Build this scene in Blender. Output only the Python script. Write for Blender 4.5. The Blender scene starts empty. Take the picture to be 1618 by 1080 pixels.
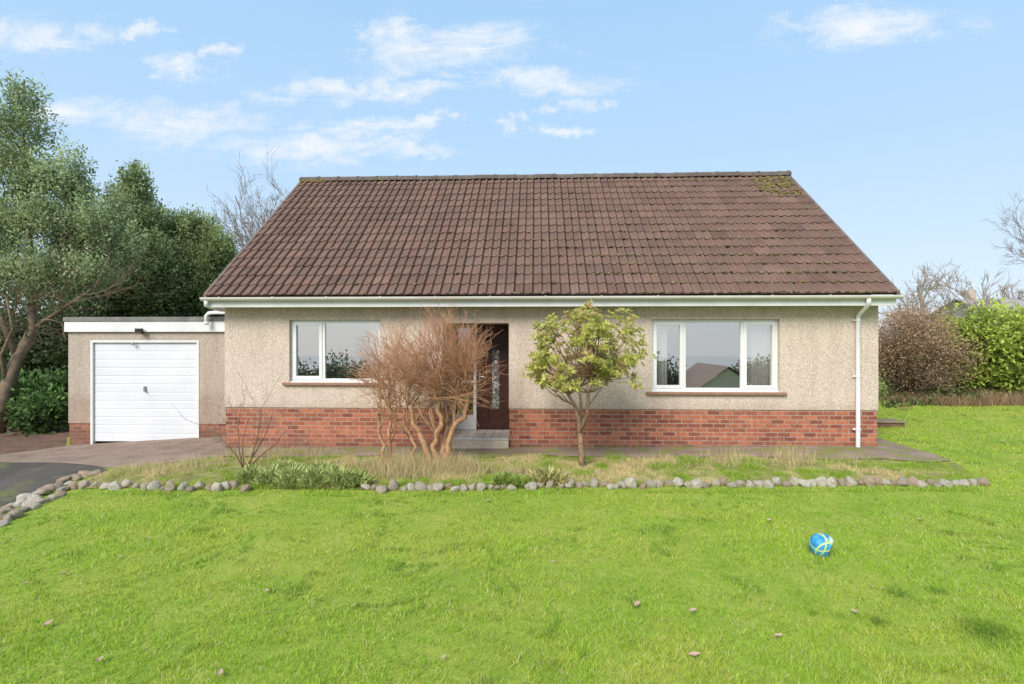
import bpy, bmesh, math, random
import numpy as np
from mathutils import Vector, Matrix
from mathutils.geometry import delaunay_2d_cdt
random.seed(7); rng = np.random.default_rng(7)
scene = bpy.context.scene
COL = scene.collection
F = 900.0; YAW = math.radians(2.42); CZ = 1.75
S_, C_ = math.sin(YAW), math.cos(YAW)

# ---------------------------------------------------------------- measuring helpers
def ray(u, v):
    a = (u-809)/F
    return (-S_ + a*C_, C_ + a*S_, (540-v)/F)
def P(u, v, Y):
    d = ray(u, v); t = Y/d[1]
    return Vector((d[0]*t, Y, CZ + d[2]*t))
def PX(u, Y): return P(u, 540, Y).x
def h(x, y):
    x = np.asarray(x, dtype=float); y = np.asarray(y, dtype=float)
    fy = np.interp(y, [-60, -2, 2, 5, 7, 8.75, 40], [-9.5, -.30, -.26, -.20, -.12, 0, 0])
    fx = np.interp(x, [-60, -14, -9, -5, 8, 60], [-1.2, -.33, -.22, 0, 0, 0])
    und = .012*np.sin(x*1.3+y*.7)+.01*np.sin(y*1.9-x*.6)
    und = und*np.clip((8.0-y)/2, 0, 1)
    rise = np.clip((x-6.5)/4, 0, 1)*np.clip((y-9.5)/5, 0, 1)*.22
    return .01*np.clip(x, -12, 12) + fy + fx + und + rise
def G(u, v):
    d = ray(u, v); z = 0.0
    for _ in range(25):
        t = (z-CZ)/d[2]; z = float(h(d[0]*t, d[1]*t))
    return Vector((d[0]*t, d[1]*t, z))

# ---------------------------------------------------------------- object helpers
W = {}
def setp(o, label=None, cat=None, group=None, kind=None):
    if label: o['label'] = label
    if cat: o['category'] = cat
    if group: o['group'] = group
    if kind: o['kind'] = kind
    return o
def thing(name, label, cat, loc, group=None):
    o = bpy.data.objects.new(name, None); COL.objects.link(o)
    o.location = loc; o.empty_display_size = .2
    W[o.name] = Matrix.Translation(Vector(loc))
    return setp(o, label, cat, group)
def link_mesh(name, me, mat, parent=None, smooth=False):
    if mat: me.materials.append(mat)
    if smooth:
        me.polygons.foreach_set('use_smooth', np.ones(len(me.polygons), dtype=bool))
    o = bpy.data.objects.new(name, me); COL.objects.link(o)
    W[o.name] = Matrix.Identity(4)
    if parent:
        o.parent = parent; o.matrix_parent_inverse = W[parent.name].inverted()
    return o
class MB:
    def __init__(s): s.v = []; s.f = []; s.c = []
    def box(s, x0, x1, y0, y1, z0, z1):
        b = len(s.v)
        s.v += [(x0,y0,z0),(x1,y0,z0),(x1,y1,z0),(x0,y1,z0),(x0,y0,z1),(x1,y0,z1),(x1,y1,z1),(x0,y1,z1)]
        for q in ((3,2,1,0),(4,5,6,7),(0,1,5,4),(1,2,6,5),(2,3,7,6),(3,0,4,7)): s.f.append(tuple(b+i for i in q))
        return s
    def poly(s, *pts):
        b = len(s.v); s.v += [tuple(p) for p in pts]; s.f.append(tuple(range(b, b+len(pts)))); return s
    def tube(s, pts, rad, n=8, caps=True):
        pts = [Vector(p) for p in pts]
        if not hasattr(rad, '__len__'): rad = [rad]*len(pts)
        b = len(s.v); m = len(pts); prev = None
        for i, p in enumerate(pts):
            d = (pts[min(i+1, m-1)] - pts[max(i-1, 0)])
            if d.length < 1e-9: d = Vector((0,0,1))
            d.normalize()
            if prev is None:
                ref = Vector((0,0,1)) if abs(d.z) < .9 else Vector((1,0,0))
                a = d.cross(ref).normalized()
            else:
                a = prev - d*prev.dot(d)
                a = a.normalized() if a.length > 1e-6 else d.orthogonal().normalized()
            prev = a; c = d.cross(a)
            for k in range(n):
                t = 2*math.pi*k/n
                s.v.append(tuple(p + (a*math.cos(t) + c*math.sin(t))*rad[i]))
        for i in range(m-1):
            for k in range(n):
                k2 = (k+1) % n
                s.f.append((b+i*n+k, b+i*n+k2, b+(i+1)*n+k2, b+(i+1)*n+k))
        if caps:
            s.f.append(tuple(b+k for k in reversed(range(n)))); s.f.append(tuple(b+(m-1)*n+k for k in range(n)))
        return s
    def build(s, name, mat, parent=None, smooth=False, origin=None, bevel=0):
        me = bpy.data.meshes.new(name)
        vv = s.v
        if origin is not None: vv = [(a-origin[0], b-origin[1], c-origin[2]) for a, b, c in s.v]
        me.from_pydata(vv, [], s.f); me.update()
        if s.c:
            at = me.color_attributes.new('Col', 'FLOAT_COLOR', 'POINT')
            at.data.foreach_set('color', np.array(s.c, dtype=np.float32).ravel())
        o = link_mesh(name, me, mat, parent, smooth)
        if origin is not None: o.location = origin; W[o.name] = Matrix.Translation(Vector(origin))
        if bevel:
            m = o.modifiers.new('bevel', 'BEVEL'); m.width = bevel; m.segments = 2; m.limit_method = 'ANGLE'
        return o

def fast_mesh(name, verts, nper, cols, mat, parent=None, kind=None):
    n = len(verts)//nper
    me = bpy.data.meshes.new(name)
    me.vertices.add(len(verts)); me.vertices.foreach_set('co', verts.astype(np.float32).ravel())
    me.loops.add(n*nper); me.loops.foreach_set('vertex_index', np.arange(n*nper, dtype=np.int32))
    me.polygons.add(n); me.polygons.foreach_set('loop_start', np.arange(0, n*nper, nper, dtype=np.int32))
    me.update(calc_edges=True); me.validate()
    at = me.color_attributes.new('Col', 'FLOAT_COLOR', 'POINT')
    cc = np.ones((len(verts), 4), dtype=np.float32); cc[:, :3] = cols
    at.data.foreach_set('color', cc.ravel())
    return link_mesh(name, me, mat, parent)
def unit(a): return a/np.maximum(np.linalg.norm(a, axis=1, keepdims=True), 1e-9)
def leaves(name, C, D, L, Wd, col, mat, parent=None):
    n = len(C); D = unit(D); R = rng.normal(size=(n,3)); Sd = unit(np.cross(D, R)); N = np.cross(D, Sd)
    L = L[:, None]; Wd = Wd[:, None]
    v = np.empty((n, 4, 3))
    v[:,0] = C; v[:,1] = C + D*L*.5 + Sd*Wd*.5 + N*Wd*.15; v[:,2] = C + D*L - N*L*.1; v[:,3] = C + D*L*.5 - Sd*Wd*.5 + N*Wd*.15
    return fast_mesh(name, v.reshape(-1,3), 4, np.repeat(col, 4, axis=0), mat, parent)
def blades(name, Pn, H, Wd, col, lean, mat, parent=None):
    n = len(Pn); a = rng.uniform(0, 2*math.pi, n); b = rng.uniform(0, 2*math.pi, n)
    Sd = np.stack([np.cos(a), np.sin(a), 0*a], 1)*Wd[:, None]*.5
    Ln = np.stack([np.cos(b), np.sin(b), 0*b], 1)*(H*lean*rng.uniform(.1,1,n))[:, None]
    v = np.empty((n,3,3)); v[:,0] = Pn - Sd; v[:,1] = Pn + Sd; v[:,2] = Pn + Ln; v[:,2,2] += H
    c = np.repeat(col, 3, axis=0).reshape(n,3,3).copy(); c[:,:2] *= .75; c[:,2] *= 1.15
    return fast_mesh(name, v.reshape(-1,3), 3, c.reshape(-1,3), mat, parent)
_lat = {}
def vnoise(x, y, s, seed=0):
    if seed not in _lat: _lat[seed] = np.random.default_rng(seed+100).uniform(0,1,(256,256))
    L = _lat[seed]; x = x*s+1000.3; y = y*s+1000.7
    xi = np.floor(x).astype(int); yi = np.floor(y).astype(int); fx = x-xi; fy = y-yi
    fx = fx*fx*(3-2*fx); fy = fy*fy*(3-2*fy)
    g = lambda i, j: L[i % 256, j % 256]
    return (g(xi,yi)*(1-fx)+g(xi+1,yi)*fx)*(1-fy) + (g(xi,yi+1)*(1-fx)+g(xi+1,yi+1)*fx)*fy
def pip(x, y, poly):
    ins = np.zeros(len(x), bool); n = len(poly)
    for i in range(n):
        x0, y0 = poly[i][0], poly[i][1]; x1, y1 = poly[(i+1)%n][0], poly[(i+1)%n][1]
        if y0 == y1: continue
        c = ((y0 > y) != (y1 > y)) & (x < (x1-x0)*(y-y0)/(y1-y0)+x0)
        ins ^= c
    return ins

# ---------------------------------------------------------------- materials
def newmat(name):
    m = bpy.data.materials.new(name); m.use_nodes = True; nt = m.node_tree; nt.nodes.clear()
    out = nt.nodes.new('ShaderNodeOutputMaterial'); bs = nt.nodes.new('ShaderNodeBsdfPrincipled')
    nt.links.new(bs.outputs[0], out.inputs[0]); bs.inputs['Specular IOR Level'].default_value = .3
    return m, nt, bs, out
def N(nt, t, **k):
    n = nt.nodes.new(t)
    for a, b in k.items(): setattr(n, a, b)
    return n
def coord(nt):
    return N(nt, 'ShaderNodeTexCoord').outputs['Object']
def noise(nt, vec, scale, detail=5, rough=.6, dist=0):
    n = N(nt, 'ShaderNodeTexNoise'); n.inputs['Scale'].default_value = scale; n.inputs['Detail'].default_value = detail
    n.inputs['Roughness'].default_value = rough; n.inputs['Distortion'].default_value = dist
    if vec is not None: nt.links.new(vec, n.inputs['Vector'])
    return n.outputs['Fac']
def ramp(nt, fac, stops):
    r = N(nt, 'ShaderNodeValToRGB'); e = r.color_ramp.elements
    while len(e) < len(stops): e.new(.5)
    for i, (p, c) in enumerate(stops):
        e[i].position = p; e[i].color = (*c, 1) if len(c) == 3 else c
    nt.links.new(fac, r.inputs[0]); return r.outputs[0]
def g(v): return (v, v, v)
def mixc(nt, fac, a, b, mode='MIX'):
    m = N(nt, 'ShaderNodeMix', data_type='RGBA', blend_type=mode)
    for s, val in ((0, fac), (6, a), (7, b)):
        if hasattr(val, 'links'): nt.links.new(val, m.inputs[s])
        elif s == 0: m.inputs[0].default_value = val
        else: m.inputs[s].default_value = (*val, 1)
    return m.outputs[2]
def math_(nt, op, a, b=None, clamp=False):
    m = N(nt, 'ShaderNodeMath', operation=op); m.use_clamp = clamp
    for i, val in enumerate((a, b)):
        if val is None: continue
        if hasattr(val, 'links'): nt.links.new(val, m.inputs[i])
        else: m.inputs[i].default_value = val
    return m.outputs[0]
def bump(nt, bs, hgt, strength, dist=.02):
    b = N(nt, 'ShaderNodeBump'); b.inputs['Strength'].default_value = strength; b.inputs['Distance'].default_value = dist
    nt.links.new(hgt, b.inputs['Height']); nt.links.new(b.outputs[0], bs.inputs['Normal'])
def M(name, c1, c2, scale=4, rough=.7, bs_=0, bscale=60, metallic=0, spec=.3):
    m, nt, bs, out = newmat(name); v = coord(nt)
    nt.links.new(ramp(nt, noise(nt, v, scale), [(.3, c1), (.7, c2)]), bs.inputs['Base Color'])
    bs.inputs['Roughness'].default_value = rough; bs.inputs['Metallic'].default_value = metallic
    bs.inputs['Specular IOR Level'].default_value = spec
    if bs_: bump(nt, bs, noise(nt, v, bscale), bs_)
    return m
def leafmat(name, trans=.25, rough=.45, gain=1.0):
    m, nt, bs, out = newmat(name)
    a = N(nt, 'ShaderNodeAttribute', attribute_name='Col')
    c = mixc(nt, 1.0, a.outputs['Color'], g(gain), 'MULTIPLY')
    nt.links.new(c, bs.inputs['Base Color']); bs.inputs['Roughness'].default_value = rough
    tr = N(nt, 'ShaderNodeBsdfTranslucent'); nt.links.new(c, tr.inputs[0])
    mx = N(nt, 'ShaderNodeMixShader'); mx.inputs[0].default_value = trans
    nt.links.new(bs.outputs[0], mx.inputs[1]); nt.links.new(tr.outputs[0], mx.inputs[2]); nt.links.new(mx.outputs[0], out.inputs[0])
    return m
LEAF = leafmat('leaf'); GRASS = leafmat('grass_blade', .35, .6)

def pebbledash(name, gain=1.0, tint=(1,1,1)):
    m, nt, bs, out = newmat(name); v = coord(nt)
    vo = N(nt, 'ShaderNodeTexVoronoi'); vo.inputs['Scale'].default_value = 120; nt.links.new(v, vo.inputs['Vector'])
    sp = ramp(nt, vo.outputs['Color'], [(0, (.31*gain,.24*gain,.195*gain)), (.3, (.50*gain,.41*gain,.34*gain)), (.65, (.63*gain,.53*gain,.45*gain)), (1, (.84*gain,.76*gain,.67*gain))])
    big = ramp(nt, noise(nt, v, 1.1, 6), [(.3, g(.92)), (.7, g(1.04))])
    c = mixc(nt, 1, sp, big, 'MULTIPLY')
    fine = ramp(nt, noise(nt, v, 42, 3), [(.3, g(.83)), (.7, g(1.1))])
    c = mixc(nt, 1, c, fine, 'MULTIPLY')
    mp = N(nt, 'ShaderNodeMapping'); mp.inputs['Scale'].default_value = (3, 3, .35); nt.links.new(v, mp.inputs['Vector'])
    st = ramp(nt, noise(nt, mp.outputs[0], 2.2, 5), [(.45, g(1)), (.75, (.78,.75,.71))])
    c = mixc(nt, .6, c, mixc(nt, 1, c, st, 'MULTIPLY'))
    # grime above the brick; shade under the eaves painted into the colour
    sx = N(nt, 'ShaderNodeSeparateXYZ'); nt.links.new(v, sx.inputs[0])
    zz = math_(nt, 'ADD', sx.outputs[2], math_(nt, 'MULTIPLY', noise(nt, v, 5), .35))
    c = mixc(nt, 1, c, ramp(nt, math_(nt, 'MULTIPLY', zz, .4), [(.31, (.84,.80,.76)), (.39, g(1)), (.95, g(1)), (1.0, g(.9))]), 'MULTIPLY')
    c = mixc(nt, 1, c, tint, 'MULTIPLY')
    nt.links.new(c, bs.inputs['Base Color']); bs.inputs['Roughness'].default_value = .9
    bump(nt, bs, vo.outputs['Distance'], .2, .006)
    return m
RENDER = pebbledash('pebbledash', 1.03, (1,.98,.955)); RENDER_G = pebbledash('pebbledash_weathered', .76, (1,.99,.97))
def brickmat():
    m, nt, bs, out = newmat('red_brick'); v = coord(nt)
    sx = N(nt, 'ShaderNodeSeparateXYZ'); nt.links.new(v, sx.inputs[0])
    cx = N(nt, 'ShaderNodeCombineXYZ'); nt.links.new(math_(nt, 'ADD', sx.outputs[0], sx.outputs[1]), cx.inputs[0]); nt.links.new(sx.outputs[2], cx.inputs[1])
    b = N(nt, 'ShaderNodeTexBrick'); nt.links.new(cx.outputs[0], b.inputs['Vector'])
    b.inputs['Scale'].default_value = 1; b.inputs['Brick Width'].default_value = .205; b.inputs['Row Height'].default_value = .07
    b.inputs['Mortar Size'].default_value = .0075; b.inputs['Mortar Smooth'].default_value = .15; b.inputs['Bias'].default_value = -.05
    b.inputs['Color1'].default_value = (.45,.15,.08,1); b.inputs['Color2'].default_value = (.19,.058,.038,1); b.inputs['Mortar'].default_value = (.36,.27,.21,1)
    c = mixc(nt, 1, b.outputs['Color'], ramp(nt, noise(nt, v, 16, 6, .75), [(.25, (.6,.6,.62)), (.5, g(1)), (.75, (1.3,1.22,1.1))]), 'MULTIPLY')
    c = mixc(nt, ramp(nt, noise(nt, v, 4, 6, .7), [(.56, g(0)), (.74, g(.35))]), c, (.42,.30,.22))
    c = mixc(nt, ramp(nt, math_(nt, 'ADD', sx.outputs[2], math_(nt, 'MULTIPLY', noise(nt, v, 3), .3)), [(.1, g(.65)), (.30, g(0))]), c, (.13,.08,.055))
    nt.links.new(c, bs.inputs['Base Color']); bs.inputs['Roughness'].default_value = .85
    bump(nt, bs, math_(nt, 'SUBTRACT', math_(nt, 'MULTIPLY', noise(nt, v, 60), .3), b.outputs['Fac']), .7, .008)
    return m
BRICK = brickmat()
def roofmat():
    m, nt, bs, out = newmat('concrete_roof_tile'); v = coord(nt)
    a = N(nt, 'ShaderNodeAttribute', attribute_name='Col')
    c = mixc(nt, 1, a.outputs['Color'], ramp(nt, noise(nt, v, 3, 8, .75), [(.25, g(.75)), (.75, g(1.25))]), 'MULTIPLY')
    c = mixc(nt, ramp(nt, noise(nt, v, 34, 4, .7), [(.55, g(0)), (.75, g(.35))]), c, (.28,.22,.18))
    sx = N(nt, 'ShaderNodeSeparateXYZ'); nt.links.new(v, sx.inputs[0])
    side = math_(nt, 'MULTIPLY', math_(nt, 'ADD', sx.outputs[0], 1.0), .012)
    mo = ramp(nt, math_(nt, 'ADD', noise(nt, v, 9, 7, .75), side), [(.66, g(0)), (.76, g(.65))])
    c = mixc(nt, mo, c, (.11,.095,.035))
    nt.links.new(c, bs.inputs['Base Color']); bs.inputs['Roughness'].default_value = .9; bs.inputs['Specular IOR Level'].default_value = .15
    bump(nt, bs, noise(nt, v, 90), .3, .006)
    return m
ROOF = roofmat()
WHITE = M('white_upvc', (.68,.68,.67), (.74,.74,.73), 3, .35, spec=.5)
WHITEP = M('white_painted_board', (.62,.62,.605), (.74,.74,.73), 2.5, .5)
GUT = M('cream_white_gutter', (.58,.56,.50), (.70,.68,.63), 3, .45)
GDOOR = M('white_painted_steel', (.60,.62,.65), (.69,.70,.72), 1.6, .45, .05, 200)
SILL = M('brown_sill_tile', (.24,.13,.085), (.34,.19,.125), 9, .6, .2)
BLACK = M('black_plastic', (.015,.015,.015), (.03,.03,.03), 9, .4)
FELT = M('grey_roof_felt', (.13,.13,.12), (.24,.23,.21), 5, .9, .3)
CURT = M('white_net_curtain', (.80,.79,.77), (.86,.85,.83), 3, .9)
INT = M('magnolia_plaster', (.52,.49,.45), (.58,.55,.50), 2, .9)
INTF = M('brown_carpet', (.16,.13,.10), (.20,.16,.13), 9, .95)
WOODD = M('dark_stained_wood', (.035,.012,.009), (.07,.025,.018), 14, .4, .1)
GREYDOOR = M('dark_interior', (.03,.03,.03), (.06,.055,.05), 3, .8)
SOFF = M('soffit_board', (.5,.49,.46), (.6,.59,.56), 3, .7)
METAL = M('dull_metal', (.3,.3,.3), (.45,.45,.45), 20, .4, metallic=.9)
def glassmat(name, fac, tint=(1,1,1)):
    m, nt, bs, out = newmat(name); nt.nodes.remove(bs)
    tr = N(nt, 'ShaderNodeBsdfTransparent'); tr.inputs[0].default_value = (*tint, 1)
    gl = N(nt, 'ShaderNodeBsdfGlossy'); gl.inputs['Roughness'].default_value = .0; gl.inputs['Color'].default_value = (.96,.92,.86,1)
    mx = N(nt, 'ShaderNodeMixShader'); mx.inputs[0].default_value = fac
    nt.links.new(tr.outputs[0], mx.inputs[1]); nt.links.new(gl.outputs[0], mx.inputs[2]); nt.links.new(mx.outputs[0], out.inputs[0])
    return m
GLASS = glassmat('window_glass', .60, (.95,.95,.93))
def leadglass():
    m, nt, bs, out = newmat('leaded_glass'); v = coord(nt)
    vo = N(nt, 'ShaderNodeTexVoronoi', feature='DISTANCE_TO_EDGE'); vo.inputs['Scale'].default_value = 14; nt.links.new(v, vo.inputs['Vector'])
    v2 = N(nt, 'ShaderNodeTexVoronoi'); v2.inputs['Scale'].default_value = 14; nt.links.new(v, v2.inputs['Vector'])
    c = ramp(nt, v2.outputs['Color'], [(.2, (.10,.11,.11)), (.6, (.25,.27,.27)), (.9, (.6,.62,.62))])
    c = mixc(nt, ramp(nt, vo.outputs['Distance'], [(.05, g(1)), (.1, g(0))]), c, (.03,.03,.03))
    nt.links.new(c, bs.inputs['Base Color']); bs.inputs['Roughness'].default_value = .15; bs.inputs['Specular IOR Level'].default_value = .8
    return m
LEAD = leadglass()
def tilefloor():
    m, nt, bs, out = newmat('porch_tiles'); v = coord(nt)
    b = N(nt, 'ShaderNodeTexBrick', offset=0); nt.links.new(v, b.inputs['Vector']); b.inputs['Scale'].default_value = 1
    b.inputs['Brick Width'].default_value = .15; b.inputs['Row Height'].default_value = .15; b.inputs['Mortar Size'].default_value = .005
    b.inputs['Color1'].default_value = (.72,.66,.58,1); b.inputs['Color2'].default_value = (.60,.54,.46,1); b.inputs['Mortar'].default_value = (.25,.2,.16,1)
    nt.links.new(b.outputs['Color'], bs.inputs['Base Color']); bs.inputs['Roughness'].default_value = .4; return m
PTILE = tilefloor()
def groundmat():
    m, nt, bs, out = newmat('turf_soil'); v = coord(nt)
    c = ramp(nt, noise(nt, v, 1.6, 9, .75), [(.3, (.17,.26,.028)), (.5, (.26,.34,.04)), (.7, (.36,.37,.08))])
    c = mixc(nt, ramp(nt, noise(nt, v, 28, 5, .7), [(.5, g(0)), (.7, g(.5))]), c, (.14,.16,.035))
    nt.links.new(c, bs.inputs['Base Color']); bs.inputs['Roughness'].default_value = .95; bump(nt, bs, noise(nt, v, 40), .5, .02); return m
TURF = groundmat()
def multi(name, stops, sc, sp2, b=.4, bsc=90, rough=.9, overlay=None):
    m, nt, bs, out = newmat(name); v = coord(nt)
    c = ramp(nt, noise(nt, v, sc, 8, .65), stops)
    c = mixc(nt, 1, c, ramp(nt, noise(nt, v, sp2, 3, .7), [(.3, g(.65)), (.7, g(1.35))]), 'MULTIPLY')
    if overlay: c = mixc(nt, ramp(nt, noise(nt, v, overlay[1], 7, .7), [(overlay[2], g(0)), (overlay[2]+.1, g(.85))]), c, overlay[0])
    nt.links.new(c, bs.inputs['Base Color']); bs.inputs['Roughness'].default_value = rough; bump(nt, bs, noise(nt, v, bsc), b, .015); return m
ASPH = multi('old_asphalt', [(.3, (.06,.054,.046)), (.7, (.12,.105,.09))], 1.5, 130, overlay=((.14,.15,.045), 1.6, .52))
CONC = multi('brown_concrete', [(.3, (.20,.14,.105)), (.7, (.33,.245,.19))], 2.2, 110, overlay=((.13,.10,.06), 2.6, .56))
PATHM = multi('mossy_path', [(.3, (.20,.14,.11)), (.7, (.34,.255,.205))], 2.2, 100, overlay=((.20,.23,.05), 2.8, .47))
SOIL = multi('bed_soil', [(.3, (.12,.11,.045)), (.55, (.26,.27,.07)), (.75, (.38,.33,.15))], 3, 60, .8)
LITTER = multi('leaf_litter', [(.3, (.10,.055,.04)), (.7, (.23,.14,.095))], 4, 60, .8, 40)
def stonemat():
    m, nt, bs, out = newmat('edging_stone'); v = coord(nt)
    oi = N(nt, 'ShaderNodeObjectInfo')
    c = ramp(nt, oi.outputs['Random'], [(0, (.50,.37,.25)), (.25, (.70,.61,.48)), (.5, (.74,.67,.56)), (.75, (.48,.40,.31)), (1, (.58,.42,.29))])
    c = mixc(nt, 1, c, ramp(nt, noise(nt, v, 6, 7, .75), [(.3, g(.48)), (.7, g(1.15))]), 'MULTIPLY')
    c = mixc(nt, ramp(nt, noise(nt, v, 4, 6, .7), [(.54, g(0)), (.68, g(.65))]), c, (.27,.25,.09))
    nt.links.new(c, bs.inputs['Base Color']); bs.inputs['Roughness'].default_value = .9; bump(nt, bs, noise(nt, v, 14, 7), .8, .06); return m
STONE = stonemat()
def bark(name, c1, c2, sc=25):
    return M(name, c1, c2, sc, .85, .5, 70)
BARK_H = bark('brown_bark', (.10,.075,.05), (.24,.18,.12), 8)
BARK_O = bark('tan_brown_bark', (.26,.135,.07), (.56,.34,.19), 20)
TWIG_O = M('orange_tan_twig', (.38,.18,.10), (.60,.33,.19), 6, .7)
BARK_P = bark('peeling_brown_bark', (.19,.12,.07), (.44,.29,.18), 22)
TWIG_G = M('grey_brown_twig', (.20,.15,.12), (.30,.24,.19), 6, .8)
TWIG_D = M('distant_twig', (.28,.22,.19), (.38,.31,.27), 6, .9)

# ---------------------------------------------------------------- camera, light, sky
cam = bpy.data.cameras.new('camera'); co = bpy.data.objects.new('camera', cam); COL.objects.link(co)
co.location = (0,0,CZ); co.rotation_euler = (math.radians(90), 0, YAW)
cam.sensor_width = 36; cam.lens = 36*F/1618; cam.clip_end = 2000; cam.clip_start = .05
scene.camera = co
SUN_EL = math.radians(38); SUN_AZ = math.atan2(-.40, -.9)
sd = bpy.data.lights.new('sun', 'SUN'); sd.energy = 4.35; sd.angle = math.radians(32); sd.color = (1,.925,.84)
so = bpy.data.objects.new('sun', sd); COL.objects.link(so)
tos = Vector((math.sin(SUN_AZ)*math.cos(SUN_EL), math.cos(SUN_AZ)*math.cos(SUN_EL), math.sin(SUN_EL)))
so.rotation_euler = tos.to_track_quat('Z', 'Y').to_euler(); so.location = tos*40
wd = bpy.data.worlds.new('World'); scene.world = wd; wd.use_nodes = True; nt = wd.node_tree; nt.nodes.clear()
wo = N(nt, 'ShaderNodeOutputWorld'); bg = N(nt, 'ShaderNodeBackground'); nt.links.new(bg.outputs[0], wo.inputs[0])
bg.inputs['Strength'].default_value = .135
sky = N(nt, 'ShaderNodeTexSky', sky_type='NISHITA'); sky.sun_disc = False; sky.sun_elevation = SUN_EL; sky.sun_rotation = SUN_AZ % (2*math.pi)
tc = N(nt, 'ShaderNodeTexCoord'); sx = N(nt, 'ShaderNodeSeparateXYZ'); nt.links.new(tc.outputs['Generated'], sx.inputs[0])
ay = math_(nt, 'ADD', math_(nt, 'ABSOLUTE', sx.outputs[1]), .02)
Xn = math_(nt, 'DIVIDE', sx.outputs[0], ay); Zn = math_(nt, 'DIVIDE', sx.outputs[2], ay)
cx = N(nt, 'ShaderNodeCombineXYZ'); nt.links.new(Xn, cx.inputs[0]); nt.links.new(Zn, cx.inputs[1])
grad = ramp(nt, sx.outputs[2], [(0, (.75,.85,.96)), (.12, (.64,.80,.97)), (.3, (.50,.72,.97)), (.5, (.41,.66,.95)), (1, (.56,.70,.92))])
gs = N(nt, 'ShaderNodeVectorMath', operation='SCALE'); nt.links.new(grad, gs.inputs[0]); gs.inputs['Scale'].default_value = 8.1
base = mixc(nt, .88, sky.outputs[0], gs.outputs[0])
wn = N(nt, 'ShaderNodeTexNoise'); wn.inputs['Scale'].default_value = 5; wn.inputs['Detail'].default_value = 9; wn.inputs['Roughness'].default_value = .68; nt.links.new(cx.outputs[0], wn.inputs['Vector'])
wv = N(nt, 'ShaderNodeVectorMath', operation='MULTIPLY_ADD'); nt.links.new(wn.outputs['Color'], wv.inputs[0]); wv.inputs[1].default_value = (.50,.15,0); wv.inputs[2].default_value = (-.25,-.075,0)
wa = N(nt, 'ShaderNodeVectorMath', operation='ADD'); nt.links.new(cx.outputs[0], wa.inputs[0]); nt.links.new(wv.outputs[0], wa.inputs[1])
acc = None
for (u, v, ru, rv) in [(720,85,200,66),(860,140,210,32),(640,60,70,36),(310,200,250,58),(490,248,210,44),(590,208,130,30),(75,66,160,50),(300,108,100,36),
                       (510,150,120,30),(640,140,120,32),(900,175,80,18),(890,213,45,11),(820,200,45,16),(1350,60,190,50),(670,195,80,18),(110,185,150,38),(640,243,110,22),(220,66,60,14),(350,78,50,16)]:
    d = ray(u, v); cxx, czz = d[0]/d[1], d[2]/d[1]
    a = N(nt, 'ShaderNodeVectorMath', operation='SUBTRACT'); nt.links.new(wa.outputs[0], a.inputs[0]); a.inputs[1].default_value = (cxx, czz, 0)
    b = N(nt, 'ShaderNodeVectorMath', operation='MULTIPLY'); nt.links.new(a.outputs[0], b.inputs[0]); b.inputs[1].default_value = (F/ru, F/rv, 0)
    l = N(nt, 'ShaderNodeVectorMath', operation='LENGTH'); nt.links.new(b.outputs[0], l.inputs[0])
    mk = math_(nt, 'SUBTRACT', 1, l.outputs['Value'], True)
    acc = mk if acc is None else math_(nt, 'MAXIMUM', acc, mk)
mp = N(nt, 'ShaderNodeMapping'); mp.inputs['Scale'].default_value = (4, 14, 1); mp.inputs['Rotation'].default_value = (0,0,math.radians(-10)); nt.links.new(cx.outputs[0], mp.inputs['Vector'])
nz = noise(nt, mp.outputs[0], 1.9, 13, .72, 1.1)
cl = math_(nt, 'MULTIPLY', math_(nt, 'SUBTRACT', math_(nt, 'ADD', math_(nt, 'MULTIPLY', acc, .85), math_(nt, 'MULTIPLY', nz, 2.4)), 1.30), 1.05, True)
cl = math_(nt, 'MULTIPLY', math_(nt, 'MULTIPLY', cl, math_(nt, 'MULTIPLY', acc, 1.9, True)), .85)
col = mixc(nt, cl, base, (7.4,7.4,7.4))
nt.links.new(col, bg.inputs['Color'])
scene.view_settings.view_transform = 'Standard'; scene.view_settings.look = 'None'; scene.view_settings.exposure = 0

# ---------------------------------------------------------------- ground and hard surfaces
xs = np.unique(np.round(np.concatenate([np.arange(-14, 14.01, .25), np.linspace(-60, -14, 24), np.linspace(14, 60, 24), [-400,-200,-100,100,200,400]]), 3))
ys = np.unique(np.round(np.concatenate([np.arange(-2, 18.01, .25), np.linspace(-60, -2, 30), np.linspace(18, 60, 20), [-400,-200,-100,100,200,400]]), 3))
gx, gy = np.meshgrid(xs, ys); gz = h(gx, gy)
me = bpy.data.meshes.new('lawn_ground'); nx, ny = len(xs), len(ys)
fs = [(j*nx+i, j*nx+i+1, (j+1)*nx+i+1, (j+1)*nx+i) for j in range(ny-1) for i in range(nx-1)]
me.from_pydata(np.stack([gx.ravel(), gy.ravel(), gz.ravel()], 1).tolist(), [], fs); me.update()
setp(link_mesh('ground', me, TURF, None, True), kind='structure')
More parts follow.
